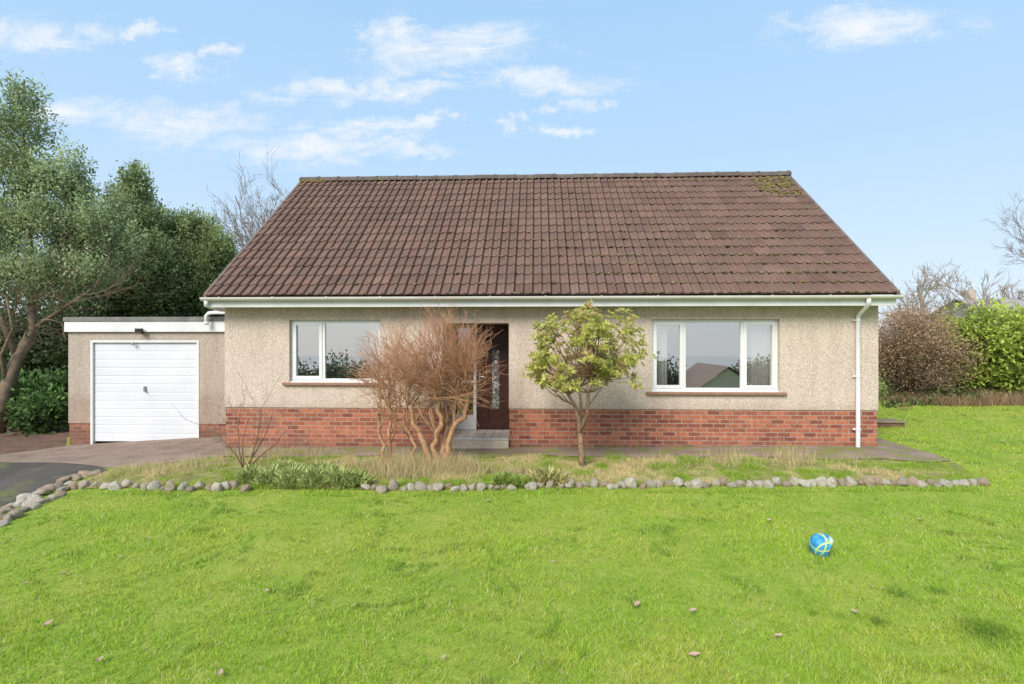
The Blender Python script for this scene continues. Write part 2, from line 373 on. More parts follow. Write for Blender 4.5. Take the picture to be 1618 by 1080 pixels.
# valley behind the photographer, haze painted as pale colour, added for pane reflections
HAZE = M('painted_haze_land', (.40,.43,.44), (.50,.53,.53), .05, .95)
m = MB(); m.poly((-400,-38,-5.2),(400,-38,-5.2),(400,-390,-8.5),(-400,-390,-8.5))
setp(m.build('valley_sheet', HAZE), kind='structure')
def sheet(name, poly, off, mat):
    poly = [(p[0], p[1]) for p in poly]
    x0, x1 = min(p[0] for p in poly), max(p[0] for p in poly); y0, y1 = min(p[1] for p in poly), max(p[1] for p in poly)
    st = .25
    X, Y = np.meshgrid(np.arange(math.floor(x0/st)*st, x1, st), np.arange(math.floor(y0/st)*st, y1, st)); X = X.ravel(); Y = Y.ravel()
    ins = pip(X, Y, poly); bp = []
    for i in range(len(poly)):
        a = Vector(poly[i]); b = Vector(poly[(i+1)%len(poly)]); k = max(1, int((b-a).length/.15))
        bp += [a.lerp(b, j/k) for j in range(k)]
    nb = len(bp)
    pts = bp + [Vector((a, b)) for a, b in zip(X[ins], Y[ins])]
    r = delaunay_2d_cdt(pts, [], [list(range(nb))], 1, 1e-5)
    vs = [(p.x, p.y, float(h(p.x, p.y))+off) for p in r[0]]
    me = bpy.data.meshes.new(name); me.from_pydata(vs, [], r[2]); me.update()
    bm = bmesh.new(); bm.from_mesh(me)
    for f in bm.faces:
        if f.normal.z < 0: f.normal_flip()
    bm.to_mesh(me); bm.free()
    return setp(link_mesh(name, me, mat, None, True), kind='structure')
drive = [G(u, v) for u, v in [(-420,729),(0,730),(90,731),(150,736),(175,744),(120,757),(60,778),(0,806),(-150,880),(-420,1000)]]
apron = [G(u, v) for u, v in [(-420,726),(0,719),(100,706)]] + [Vector((-9.3,11.05,0)), Vector((-5.3,11.05,0)), Vector((-5.2,9.35,0))] + [G(u, v) for u, v in [(352,722),(250,734),(175,741),(150,737),(90,732),(0,731),(-420,731)]]
path = [Vector((-5.25,9.45,0)), Vector((5.5,9.45,0)), Vector((5.5,11,0)), Vector((6.0,10.7,0))] + [G(u, v) for u, v in [(1450,712),(1503,729),(1470,732),(1400,726),(1300,727),(1180,722),(1000,724),(860,721),(720,725),(600,721),(500,723),(352,722)]]
stone_line = [(108,773),(200,771),(300,774),(450,773),(600,775),(750,773),(900,770),(1050,769),(1200,768),(1350,767),(1480,766),(1556,767)]
bed = [G(u, v) for u, v in [(175,744),(250,735),(352,723),(500,724),(600,722),(720,726),(860,722),(1000,725),(1180,723),(1300,728),(1400,727),(1470,733),(1510,732),(1556,765)]] + [G(u, v) for u, v in reversed(stone_line)] 
litter = [G(u, v) for u, v in [(-300,725),(0,718),(104,704),(106,690)]] + [Vector((-9.5,14,0)), Vector((-20,14,0))]
sheet('driveway', drive, .008, ASPH); sheet('garage_forecourt', apron, .014, CONC); sheet('path', path, .018, PATHM)
sheet('flower_bed', bed, .012, SOIL); sheet('leaf_litter_ground', litter, .005, LITTER)

# ---------------------------------------------------------------- the bungalow
YF = 9.4; HX0, HX1 = -5.25, 5.50; YB = 16.4
EY, EZ = 9.03, 2.50; RY, RZ = 12.9, 5.46
house = thing('bungalow', 'wide pebbledashed bungalow with steep brown tiled roof and red brick base', 'house', (0,YF,0))
def wall_holes(mb, x0, x1, z0, z1, y, holes, depth):
    X = sorted({x0, x1, *[q for hh in holes for q in (hh[0], hh[1])]}); Z = sorted({z0, z1, *[min(max(q, z0), z1) for hh in holes for q in (hh[2], hh[3])]})
    for a, b in zip(X, X[1:]):
        for c, d in zip(Z, Z[1:]):
            mx, mz = (a+b)/2, (c+d)/2
            if any(hh[0] < mx < hh[1] and hh[2] < mz < hh[3] for hh in holes): continue
            mb.poly((a,y,c),(b,y,c),(b,y,d),(a,y,d))
    for a, b, c, d, *dd in holes:
        c, d = max(c, z0), min(d, z1); de = dd[0] if dd else depth
        mb.poly((a,y,c),(a,y,d),(a,y+de,d),(a,y+de,c)); mb.poly((b,y,d),(b,y,c),(b,y+de,c),(b,y+de,d))
        if d < z1: mb.poly((a,y,d),(b,y,d),(b,y+de,d),(a,y+de,d))
        if c > z0: mb.poly((a,y,c),(a,y+de,c),(b,y+de,c),(b,y,c))
lw = (PX(457,YF), PX(601,YF), P(500,604,YF).z, P(500,505,YF).z)
rw = (PX(1030,YF), PX(1232,YF), P(1130,619,YF).z, P(1130,504,YF).z)
dr = (PX(700,YF), PX(804,YF), .16, P(750,510,YF).z)
DY = 10.35
PT = .65
w = MB()
wall_holes(w, HX0, HX1, PT, 2.36, YF, [lw, rw, (dr[0], dr[1], .1, dr[3], DY-YF)], .14)
w.poly((HX0,YB,PT),(HX0,YF,PT),(HX0,YF,2.36),(HX0,RY,RZ-.12),(HX0,YB,2.36)); w.poly((HX1,YF,PT),(HX1,YB,PT),(HX1,YB,2.36),(HX1,RY,RZ-.12),(HX1,YF,2.36))
w.poly((HX1,YB,PT),(HX0,YB,PT),(HX0,YB,2.36),(HX1,YB,2.36))
w.poly((HX0,YF,PT),(dr[0],YF,PT),(dr[0],YF+.03,PT),(HX0,YF+.03,PT)); w.poly((dr[1],YF,PT),(HX1,YF,PT),(HX1,YF+.03,PT),(dr[1],YF+.03,PT))
w.build('rendered_wall', RENDER, house)
b = MB(); q = .012
wall_holes(b, HX0+q, HX1-q, -.5, PT-.002, YF+q, [(dr[0]-q+.004, dr[1]+q-.004, .0, PT+1, DY-YF)], .1)
b.poly((HX0+q,YB,-.5),(HX0+q,YF+q,-.5),(HX0+q,YF+q,PT),(HX0+q,YB,PT)); b.poly((HX1-q,YF+q,-.5),(HX1-q,YB,-.5),(HX1-q,YB,PT),(HX1-q,YF+q,PT))
b.poly((HX1-q,YB-q,-.5),(HX0+q,YB-q,-.5),(HX0+q,YB-q,PT),(HX1-q,YB-q,PT))
b.build('brick_base', BRICK, house)
for (x0, x1, nm) in ((HX0+.1, dr[0]-.15, 'left'), (dr[1]+.15, HX1-.1, 'right')):
    r = MB(); r.poly((x0,12,.3),(x1,12,.3),(x1,12,2.35),(x0,12,2.35)); r.poly((x0,YF+.16,.3),(x0,12,.3),(x0,12,2.35),(x0,YF+.16,2.35))
    r.poly((x1,YF+.16,.3),(x1,12,.3),(x1,12,2.35),(x1,YF+.16,2.35)); r.poly((x0,YF+.16,2.349),(x1,YF+.16,2.349),(x1,12,2.349),(x0,12,2.349))
    rl = r.build('room_lining', INT, house); f = MB(); f.poly((x0,YF+.16,.3),(x1,YF+.16,.3),(x1,12,.3),(x0,12,.3)); f.build('room_floor', INTF, rl)
def window(op, splits, casements, label, sill_ext, curtains):
    x0, x1, z0, z1 = op; y0 = YF+.07; y1 = y0+.06; e = .002
    fw = .05; m = MB()
    m.box(x0+e, x0+fw, y0, y1, z0+e, z1-e); m.box(x1-fw, x1-e, y0, y1, z0+e, z1-e)
    m.box(x0+fw, x1-fw, y0, y1, z1-fw, z1-e); m.box(x0+fw, x1-fw, y0, y1, z0+e, z0+fw+.01)
    for s in splits: m.box(s-.028, s+.028, y0+.002, y1, z0+fw+.01, z1-fw)
    fr = m.build('window', WHITE, house, bevel=.004); fr['label'] = label
    edges = [x0+fw] + [q for s in splits for q in (s-.028, s+.028)] + [x1-fw]
    for i in range(0, len(edges), 2):
        a, bb = edges[i], edges[i+1]; c, d = z0+fw+.01, z1-fw
        if i//2 in casements:
            s = MB(); t = .042; yy = y0-.012
            s.box(a-.008, a+t, yy, y1-.01, c-.008, d+.008); s.box(bb-t, bb+.008, yy, y1-.01, c-.008, d+.008)
            s.box(a+t, bb-t, yy, y1-.01, d-t, d+.008); s.box(a+t, bb-t, yy, y1-.01, c-.008, c+t)
            s.build('opening_sash', WHITE, fr, bevel=.004)
            a, bb, c, d = a+t, bb-t, c+t, d-t
        p = MB(); p.poly((a,y0+.03,c),(bb,y0+.03,c),(bb,y0+.03,d),(a,y0+.03,d)); p.build('pane', GLASS, fr)
    s = MB(); s.box(x0-sill_ext, x1+sill_ext, YF-.055, YF+.12, z0-.045, z0-.001); s.build('sill', SILL, fr, bevel=.006)
    s = MB(); s.box(x0+.003, x1-.003, YF+.015, y0-.001, z0, z0+.018); s.build('sill_trim', WHITE, fr)
    for (ca, cb) in curtains:
        c = MB(); n = 40; yy = y1+.12
        for k in range(n+1):
            x = ca+(cb-ca)*k/n; o = .03*math.sin(k*1.1)+.012*math.sin(k*2.7)
            c.v += [(x, yy+o, z0-.05), (x, yy+o*.7, z1+.02)]
        for k in range(n): c.f.append((2*k, 2*k+2, 2*k+3, 2*k+1))
        c.build('curtain', CURT, fr, True)
window(lw, [PX(511,YF+.07)], {0}, 'two-light white window', .1, [(lw[1]-.25, lw[1]-.02)])
window(rw, [PX(1081,YF+.07), PX(1173,YF+.07)], {0,2}, 'three-light white window', .1, [(rw[0]+.02, rw[0]+.30), (rw[1]-.42, rw[1]-.03)])
dx0, dx1 = PX(753,DY), PX(753,DY)+.86
bk = MB()
bk.box(dr[0]-.02, dr[0]+.07, DY-.04, DY+.05, .16, 2.2); bk.box(dx0-.055, dx0, DY-.04, DY+.05, .16, 2.2)
bk.box(dr[0]+.07, dx0-.055, DY-.04, DY+.05, 2.0, 2.2); bk.box(dr[0]+.07, dx0-.055, DY-.04, DY+.05, .16, .42); bk.box(dr[0]+.07, dx0-.055, DY-.03, DY+.04, 1.0, 1.05)
sl = bk.build('porch_sidelight', WHITE, house)
p = MB(); p.poly((dr[0]+.07,DY,.42),(dx0-.055,DY,.42),(dx0-.055,DY,2.0),(dr[0]+.07,DY,2.0)); p.build('pane', glassmat('sidelight_glass', .35, (.7,.7,.7)), sl)
p = MB(); p.box(dr[0]-.1, dx1+.3, DY+.6, DY+.62, .1, 2.2); p.build('hall_lining', GREYDOOR, house)
d = MB(); d.box(dx0+.002, dx1, DY-.02, DY+.03, .17, 2.06); 
d.box(dx0+.002, dx1, DY-.035, DY+.03, 2.062, 2.2)
for (a, bb, c, dd) in ((.09,.22,.3,.62),(.56,.77,.3,.62),(.09,.22,.8,1.9),(.62,.77,.8,1.9)):
    d.box(dx0+a, dx0+bb, DY-.032, DY-.019, c, dd)
door = d.build('front_door', WOODD, house, bevel=.005)
gp = MB(); gz0, gz1 = P(785,645,DY).z, P(785,552,DY).z; gx0 = PX(778,DY); gx1 = PX(789,DY)
gp.box(gx0, gx1, DY-.035, DY-.0195, gz0, gz1); gp.build('leaded_glass', LEAD, door)
hd = MB(); hd.tube([(dx0+.06,DY-.03,1.12),(dx0+.06,DY-.07,1.12),(dx0+.15,DY-.07,1.12)], .01); hd.box(dx0+.045,dx0+.075,DY-.03,DY-.019,1.02,1.2); hd.build('handle', METAL, door)
pf = MB(); pf.box(dr[0]+.001, dr[1]-.001, YF+.02, DY+.5, -.2, .155); pf.build('porch_floor', PTILE, house)
st = MB(); st.box(dr[0]-.02, dr[1]+.0, YF-.11, YF+.018, -.3, .135)
st.build('door_step', multi('step_stone', [(.3,(.46,.37,.28)),(.7,(.62,.52,.41))], 3, 80), house, bevel=.012)
# roof
def roof_tiles(mb, sgn, nC=15, nT=37, spt=16):
    x0, x1 = -5.36, 5.57; ex = EY if sgn > 0 else 2*RY-EY
    L = math.hypot(RY-EY, RZ-EZ); cp, sp = (RY-EY)/L, (RZ-EZ)/L
    gsl = (L+.0)/nC; tw = (x1-x0)/nT
    for j in range(nC):
        for i in range(nT):
            lift = random.uniform(-.002,.003); ds = random.uniform(-.005,.005); b = len(mb.v)
            k_ = random.gauss(1, .075); rr = random.uniform(-.006,.006)
            colr = ((.165+rr)*k_, .102*k_, .079*k_)
            s0 = j*gsl + ds; s1 = (j+1)*gsl + .018
            top = j == nC-1
            if top: s1 = L
            for k in range(spt+1):
                f = k/spt; q = (f*2) % 1.0 if k < spt else 1.0
                if k == spt: pr = -.012
                elif q < .08: pr = -.010
                elif q < .52: pr = 0
                elif q < .60: pr = .013
                elif q < .90: pr = .022
                else: pr = .013
                x = x0 + (i+f*.985)*tw
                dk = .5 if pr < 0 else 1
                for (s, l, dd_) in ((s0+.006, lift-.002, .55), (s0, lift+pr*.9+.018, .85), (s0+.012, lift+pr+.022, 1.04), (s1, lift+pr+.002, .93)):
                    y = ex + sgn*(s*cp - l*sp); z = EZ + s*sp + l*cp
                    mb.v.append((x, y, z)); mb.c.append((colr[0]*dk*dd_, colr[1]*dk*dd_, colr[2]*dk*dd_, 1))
            for k in range(spt):
                for r in range(3):
                    a = b+k*4+r
                    mb.f.append((a, a+4, a+5, a+1) if sgn > 0 else (a, a+1, a+5, a+4))
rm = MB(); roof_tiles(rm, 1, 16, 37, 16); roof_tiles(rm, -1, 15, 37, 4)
def deck(y0, z0, y1, z1):
    b = len(rm.v)
    for p in ((-5.36,y0,z0-.004),(5.57,y0,z0-.004),(5.57,y1,z1-.004),(-5.36,y1,z1-.004)): rm.v.append(p); rm.c.append((.05,.033,.028,1))
    rm.f.append((b,b+1,b+2,b+3))
deck(EY+.02, EZ-.012, RY, RZ-.016); deck(2*RY-EY-.02, EZ-.012, RY, RZ-.016)
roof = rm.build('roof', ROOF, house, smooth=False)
VERG = M('verge_mortar', (.12,.085,.07), (.2,.16,.13), 8, .9, .4)
for x0, x1 in ((-5.40,-5.345), (5.56,5.61)):
    v = MB()
    outl = [(EY, EZ-.06), (RY, RZ-.06), (2*RY-EY, EZ-.06), (2*RY-EY, EZ+.035), (RY, RZ+.035), (EY, EZ+.035)]
    v.v += [(x0,*q_) for q_ in outl] + [(x1,*q_) for q_ in outl]
    v.f += [(0,1,4,5),(1,2,3,4),(6,11,10,7),(7,10,9,8)] + [(i, (i+1)%6, 6+(i+1)%6, 6+i) for i in range(6)]
    v.build('verge', VERG, roof)
rd = MB(); x = -5.40; i = 0
while x < 5.58:
    ln = min(.45, 5.61-x); rr = .12; dz = random.uniform(-.006,.006)
    for (xa, xb, r) in ((x, x+ln-.045, rr), (x+ln-.045, x+ln, rr+.01)):
        b = len(rd.v); n = 12
        for xx in (xa, xb):
            for k in range(n+1):
                t = math.pi*k/n; rd.v.append((xx, RY+r*math.cos(t)*1.1, RZ-.04+dz+r*math.sin(t)))
        for k in range(n): rd.f.append((b+k, b+k+1, b+n+2+k, b+n+1+k))
        rd.f.append(tuple(range(b, b+n+1))); rd.f.append(tuple(reversed(range(b+n+1, b+2*n+2))))
    x += ln; 
rd.build('ridge', multi('ridge_tile', [(.3,(.08,.062,.052)),(.7,(.16,.13,.11))], 4, 40, .4, 60, overlay=((.16,.16,.06), 3, .58)), roof)
def blob_lumps(pts, cols, mat, name, parent, sc):
    bm = bmesh.new(); bmesh.ops.create_icosphere(bm, subdivisions=1, radius=1); base = [v.co.copy() for v in bm.verts]; fc = [tuple(v.index for v in f.verts) for f in bm.faces]; bm.free()
    m = MB()
    for p, c, s in zip(pts, cols, sc):
        b = len(m.v); sx_, sy_, sz_ = s*random.uniform(.7,1.5), s*random.uniform(.7,1.4), s*random.uniform(.4,.8)
        for q in base:
            k = random.uniform(.8,1.2); m.v.append((p[0]+q.x*sx_*k, p[1]+q.y*sy_*k, p[2]+q.z*sz_*k)); m.c.append((*c,1))
        m.f += [tuple(b+i for i in f) for f in fc]
    return m.build(name, mat, parent, smooth=True)
def roofpt(x, s, l=.03):
    L = math.hypot(RY-EY, RZ-EZ); cp, sp = (RY-EY)/L, (RZ-EZ)/L
    return (x, EY+s*cp-l*sp, EZ+s*sp+l*cp)
mp_, mc_, ms_ = [], [], []
for _ in range(900):
    x = 5.4-abs(random.gauss(0, 4.0)); 
    if x < -5.2: continue
    s = (min(15, int(abs(random.gauss(0, 8))))+random.uniform(-.04,.06))*4.87/16 + .01
    if s > 4.8: continue
    mp_.append(roofpt(x, max(s,.02), .02)); mc_.append(random.choice([(.11,.105,.035),(.17,.16,.05),(.05,.045,.022),(.28,.25,.13),(.20,.20,.05)])); ms_.append(random.uniform(.012,.034))
for _ in range(190):
    x = random.uniform(4.7,5.5); mp_.append(roofpt(x, random.uniform(3.7,4.8), .025)); mc_.append(random.choice([(.28,.28,.05),(.19,.18,.05)])); ms_.append(random.uniform(.014,.038))
for _ in range(60):
    mp_.append(roofpt(random.uniform(-5.35,-4.7), random.uniform(4.7,4.86), .045)); mc_.append((.50,.36,.04)); ms_.append(random.uniform(.012,.026))
mo = blob_lumps(mp_, mc_, LEAF, 'moss', roof, ms_); mo['kind'] = 'stuff'
f = MB(); f.box(-5.36, 5.58, EY+.045, EY+.07, 2.315, 2.475); f.build('fascia', WHITEP, house, bevel=.003)
f = MB(); f.box(-5.30, 5.53, EY+.072, YF+.02, 2.335, 2.35); f.build('soffit', SOFF, house)
gm = MB(); gy_, gz_, gr = EY-.015, 2.47, .056
b = len(gm.v); n = 12
for x in (-5.42, 5.63):
    for r in (gr, gr-.006):
        for k in range(n+1):
            t = math.pi + math.pi*k/n; gm.v.append((x, gy_+r*math.cos(t), gz_+r*math.sin(t)))
for k in range(n):
    o = b+k; O2 = b+2*(n+1)
    gm.f.append((o, o+1, O2+k+1, O2+k)); gm.f.append((o+n+1, O2+n+1+k, O2+n+2+k, o+n+2))
gm.f.append((b, b+2*(n+1), b+3*(n+1), b+n+1)); gm.f.append(tuple(range(b, b+n+1))); gm.f.append(tuple(range(b+2*(n+1), b+3*(n+1))))
gut = gm.build('gutter', GUT, house)
for k in range(13):
    x = -5.1+k*.875; c = MB()
    pts = [(gy_+ (gr+.004)*math.cos(math.pi+math.pi*i/10), gz_+(gr+.004)*math.sin(math.pi+math.pi*i/10)) for i in range(11)]
    for xx in (x-.012, x+.012):
        for (yy, zz) in pts: c.v.append((xx, yy, zz))
    for i in range(10): c.f.append((i, i+1, 12+i, 11+i))
    c.box(x-.012, x+.012, gy_-gr-.006, gy_-gr+.012, gz_-.002, gz_+.008)
    c.build('gutter_bracket', GUT, gut)
dp = MB(); xd = PX(1356, YF-.06)
dp.tube([(xd-.02,gy_,gz_-.05),(xd-.02,gy_,gz_-.10),(xd-.01,gy_+.03,gz_-.14),(xd,YF-.10,gz_-.27),(xd,YF-.055,gz_-.33),(xd,YF-.055,1.2),(xd,YF-.055,.06),(xd,YF-.075,.045)], .034, 14)
dpp = dp.build('downpipe', WHITE, house, smooth=True)
for z in (2.1, 1.2, .35):
    c = MB(); c.tube([(xd,YF-.055,z-.015),(xd,YF-.055,z+.015)], .041, 14); c.box(xd-.06, xd+.06, YF-.03, YF+.001, z-.015, z+.015); c.build('pipe_clip', WHITE, dpp)
c = MB(); e = P(326,512,10.82)
c.tube([(-5.34,gy_,gz_-.05),(-5.36,gy_+.03,gz_-.12),(-5.36,gy_+.4,gz_-.17),(-5.37,10.2,2.31),(-5.45,10.6,2.31),(e.x+.16,10.80,2.32),(e.x+.05,10.82,2.31),(e.x,10.82,2.26),(e.x,10.82,e.z)], .036, 12)
c.tube([(e.x,10.82,e.z-.012),(e.x,10.82,e.z+.05)], .044, 12)
c.build('overflow_pipe', WHITE, house, smooth=True)

# ---------------------------------------------------------------- garage
YG = 11.0; GX0, GX1 = PX(108, YG), HX0-.002
gz_top = P(230,503,YG).z
garage = thing('garage', 'flat roofed pebbledashed garage with white ribbed up-and-over door', 'garage', ((GX0+GX1)/2, YG, -.25))
gd = (PX(143,YG), PX(315,YG), -.5, P(230,537,YG).z)
w = MB(); gp_ = .13
wall_holes(w, GX0, GX1, gp_, gz_top-.06, YG, [gd], .12)
w.poly((GX0,16,gp_),(GX0,YG,gp_),(GX0,YG,gz_top-.06),(GX0,16,gz_top-.06)); w.poly((GX1,16,gp_),(GX0,16,gp_),(GX0,16,gz_top-.06),(GX1,16,gz_top-.06))
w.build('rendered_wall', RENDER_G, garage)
b = MB(); wall_holes(b, GX0+q, GX1, -.6, gp_-.002, YG+q, [gd], .1); b.poly((GX0+q,16,-.6),(GX0+q,YG+q,-.6),(GX0+q,YG+q,gp_),(GX0+q,16,gp_))
b.build('brick_base', BRICK, garage)
f = MB(); f.box(GX0-.012, GX1, YG-.06, YG-.035, P(230,524,YG).z, gz_top-.06); f.box(GX0-.037, GX0-.012, YG-.06, 16, P(230,524,YG).z, gz_top-.06); f.build('fascia', WHITEP, garage, bevel=.003)
f = MB(); f.box(GX0-.05, GX1, YG-.08, 16.1, gz_top-.058, gz_top+.03); f.box(GX0-.01, GX1, YG-.033, 16, gz_top-.1, gz_top-.06); f.build('roof', FELT, garage, bevel=.01)
f = MB(); z0 = P(230,698,YG).z; t = .05
f.box(gd[0]+.003, gd[0]+t, YG-.01, YG+.1, -.4, gd[3]-.002); f.box(gd[1]-t, gd[1]-.003, YG-.01, YG+.1, -.4, gd[3]-.002); f.box(gd[0]+t, gd[1]-t, YG-.01, YG+.1, gd[3]-t, gd[3]-.002)
f.build('door_frame', WHITEP, garage, bevel=.004)
m = MB(); a, bb = gd[0]+t+.006, gd[1]-t-.006; zt = gd[3]-t-.006; nR = 12; pr = []
hh = (zt-z0)/nR
for k in range(nR):
    zb = z0+k*hh; pr += [(zb, 0), (zb+.006, -.007), (zb+hh-.030, -.009), (zb+hh-.022, -.002), (zb+hh-.012, -.002)]
pr.append((zt, 0))
for (z, o) in pr: m.v += [(a, YG+.045+o, z), (bb, YG+.045+o, z)]
for k in range(len(pr)-1): m.f.append((2*k, 2*k+1, 2*k+3, 2*k+2))
gdo = m.build('garage_door', GDOOR, garage)
hm = MB(); hp = P(228,614,YG); hm.box(hp.x-.02, hp.x+.02, YG+.005, YG+.03, hp.z-.06, hp.z+.05); hm.tube([(hp.x,YG+.005,hp.z),(hp.x,YG-.03,hp.z),(hp.x+.04,YG-.03,hp.z-.05)], .009)
hm.build('handle', METAL, gdo)
fl = P(221,521,YG-.12)
o = thing('floodlight', 'small black security floodlight fixed to the white garage fascia', 'outdoor light', (fl.x, YG-.06, fl.z))
m = MB(); m.box(fl.x-.08, fl.x+.06, YG-.16, YG-.10, fl.z-.035, fl.z+.03); m.build('lamp_head', BLACK, o, bevel=.006)
m = MB(); m.tube([(fl.x,YG-.062,fl.z),(fl.x,YG-.11,fl.z)], .012); m.build('bracket', BLACK, o)
m = MB(); m.tube([(fl.x+.05,YG-.12,fl.z-.03),(fl.x+.05,YG-.12,fl.z-.075)], [.025,.03], 12); m.build('motion_sensor', BLACK, o, smooth=True)
lp = P(211,543,YG-.02)
o = thing('door_lamp', 'tiny round lamp above the garage door, below the floodlight', 'outdoor light', (lp.x, YG, lp.z))
m = MB(); m.tube([(lp.x-.06,YG-.012,lp.z+.02),(lp.x-.03,YG-.05,lp.z+.02)], .009); m.build('bracket', BLACK, o)
m = MB(); m.tube([(lp.x,YG-.05,lp.z+.03),(lp.x,YG-.05,lp.z+.01),(lp.x,YG-.05,lp.z-.02)], [.02,.032,.015], 12); m.build('lamp_glass', METAL, o, smooth=True)

# ---------------------------------------------------------------- branching plants
def grow(out, p, d, L, r, lvl, pr):
    n = pr['seg'][lvl]; pts = [p.copy()]; rr = [r]; tp = pr['tip'][lvl]
    for i in range(n):
        d = (d + Vector((random.gauss(0,1), random.gauss(0,1), random.gauss(0,1)))*pr['wob'][lvl] + Vector((0,0,1))*pr['up'][lvl]).normalized()
        p = p + d*(L/n); pts.append(p.copy()); rr.append(r*(1-(i+1)/n*(1-tp)))
    out.append((pts, rr, lvl))
    if lvl < pr['max']:
        for k in range(random.randint(*pr['nch'][lvl])):
            f = random.uniform(pr['f0'][lvl], 1); idx = f*n; i = min(int(idx), n-1); q = pts[i].lerp(pts[i+1], idx-i)
            dd = (pts[i+1]-pts[i]).normalized(); ax = dd.orthogonal().normalized(); ax.rotate(Matrix.Rotation(random.uniform(0, 2*math.pi), 3, dd))
            cd = dd.copy(); cd.rotate(Matrix.Rotation(math.radians(random.uniform(*pr['ang'][lvl])), 3, ax))
            rc = (rr[i]+(rr[i+1]-rr[i])*(idx-i))*pr['rr'][lvl]
            grow(out, q, cd, L*pr['lr'][lvl]*random.uniform(.65,1.2), max(rc, pr['rmin']), lvl+1, pr)
def limbs(out, split, mats, parent, names=('trunk','branches')):
    a, b = MB(), MB()
    for pts, rr, lvl in out:
        if lvl <= split: a.tube(pts, rr, 8)
        else: b.tube(pts, rr, 5 if rr[0] > .01 else 3, caps=False)
    if a.v: a.build(names[0], mats[0], parent, smooth=True)
    if b.v: b.build(names[1], mats[1], parent, smooth=True)

def shrub(name, label, base, stems, cen, rad, ntw, r0, nlimb=30):
    out = []; t = thing(name, label, 'shrub', base); heads = []
    for pts in stems:
        P_ = [Vector(p) for p in pts]; fine = [P_[0]]
        for a, b_ in zip(P_, P_[1:]):
            for k in range(1, 4): fine.append(a.lerp(b_, k/3) + Vector((random.gauss(0,.022), random.gauss(0,.022), 0)))
        out.append((fine, [r0*(1.15-.6*i/(len(fine)-1)) for i in range(len(fine))], 0)); heads += fine[4:]
    mids = []
    for k in range(nlimb):
        s = random.choice(heads); th = random.uniform(0, 6.283); ph = math.acos(random.uniform(-.25, .98))
        tgt = cen + Vector((math.sin(ph)*math.cos(th)*rad[0], math.sin(ph)*math.sin(th)*rad[1], math.cos(ph)*rad[2]))*random.uniform(.42,.78)
        pts = [s]; d = ((tgt-s).normalized()*.6+Vector((0,0,.7))+Vector((random.gauss(0,.3),random.gauss(0,.3),0))).normalized(); n = 7; L = (tgt-s).length*1.05
        for i in range(n):
            d = (d*.7 + (tgt-pts[-1]).normalized()*.45 + Vector((random.gauss(0,.26), random.gauss(0,.26), random.gauss(0,.2)))).normalized(); pts.append(pts[-1]+d*L/n)
        out.append((pts, [r0*.34*(1-.7*i/n) for i in range(n+1)], 1)); mids += [(pts[i], (pts[i]-pts[i-1]).normalized()) for i in range(2, n+1)]
    for k in range(ntw):
        s, d0 = random.choice(mids); rel = s-cen
        o_ = Vector((rel.x/rad[0], rel.y/rad[1], rel.z/rad[2])); o_ = o_.normalized() if o_.length > .05 else Vector((0,0,1))
        d = (d0*.5 + o_*.55 + Vector((random.gauss(0,.4), random.gauss(0,.4), random.gauss(0,.35)+.5))).normalized()
        L = random.uniform(.3,.95); n = 6; pts = [s]
        for i in range(n):
            d = (d + Vector((random.gauss(0,.17), random.gauss(0,.17), random.gauss(0,.13)))).normalized(); q_ = pts[-1]+d*L/n
            rl = q_-cen
            if (rl.x/rad[0])**2+(rl.y/rad[1])**2+(rl.z/rad[2])**2 > random.uniform(.9,1.4): break
            pts.append(q_)
        if len(pts) < 3: continue
        r = random.uniform(.0024,.0044); out.append((pts, [r*(1-.45*i/(len(pts)-1)) for i in range(len(pts))], 2))
        for j in range(random.randint(1,3)):
            i = random.randrange(1, len(pts)); dd = ((pts[i]-pts[i-1]).normalized() + Vector((random.gauss(0,.55), random.gauss(0,.55), random.gauss(0,.4)))).normalized(); l2 = random.uniform(.06,.22)
            out.append(([pts[i], pts[i]+dd*l2*.5, pts[i]+(dd+Vector((random.gauss(0,.2),random.gauss(0,.2),.05))).normalized()*l2], [.0023,.002,.0015], 2))
    limbs(out, 1, (BARK_O, TWIG_O), t, ('stems','twigs')); return t
YS = G(690,738).y
def q_(u, v, dy=0): return P(u, v, YS+dy)
random.seed(11)
shrub('bare_shrub', 'larger leafless orange-tan shrub with gnarled trunks in front of the porch', G(690,738),
      [[q_(688,738), q_(686,705), q_(696,672,-.05), q_(688,635), q_(694,605)],
       [q_(696,740,.04), q_(712,700,.05), q_(722,668,.05), q_(738,640,.05), q_(742,610,.02)],
       [q_(680,737,-.04), q_(668,700,-.08), q_(652,668,-.05), q_(645,640,-.1)], [q_(692,737,.08), q_(706,690,.12), q_(708,650,.2), q_(716,615,.25)]],
      q_(696,590), Vector((.90,.76,.95)), 820, .045, 40)
random.seed(12)
shrub('bare_shrub', 'leafless orange-tan shrub nearer the left window, left of the larger one', G(617,745),
      [[q_(617,752), q_(614,715), q_(618,680,-.05), q_(610,645), q_(616,615)], [q_(650,742,.04), q_(652,705,.0), q_(640,672,.05), q_(634,640,.05)],
       [q_(612,752,-.04), q_(606,715,-.08), q_(600,680,-.05), q_(596,650,-.1)]],
      q_(628,590), Vector((.64,.62,.85)), 400, .030, 22)
random.seed(5)
rs = dict(seg=[6,5,4], wob=[.13,.16,.16], up=[.05,.04,.02], tip=[.4,.4,.4], nch=[(3,5),(2,4)], f0=[.3,.3], ang=[(25,55),(25,55)], lr=[.5,.5], rr=[.6,.6], rmin=.003, max=2)
rp = G(388,748); t = thing('rose_bush', 'small leafless rose bush with thin dark stems at the left of the bed', 'shrub', rp); out = []
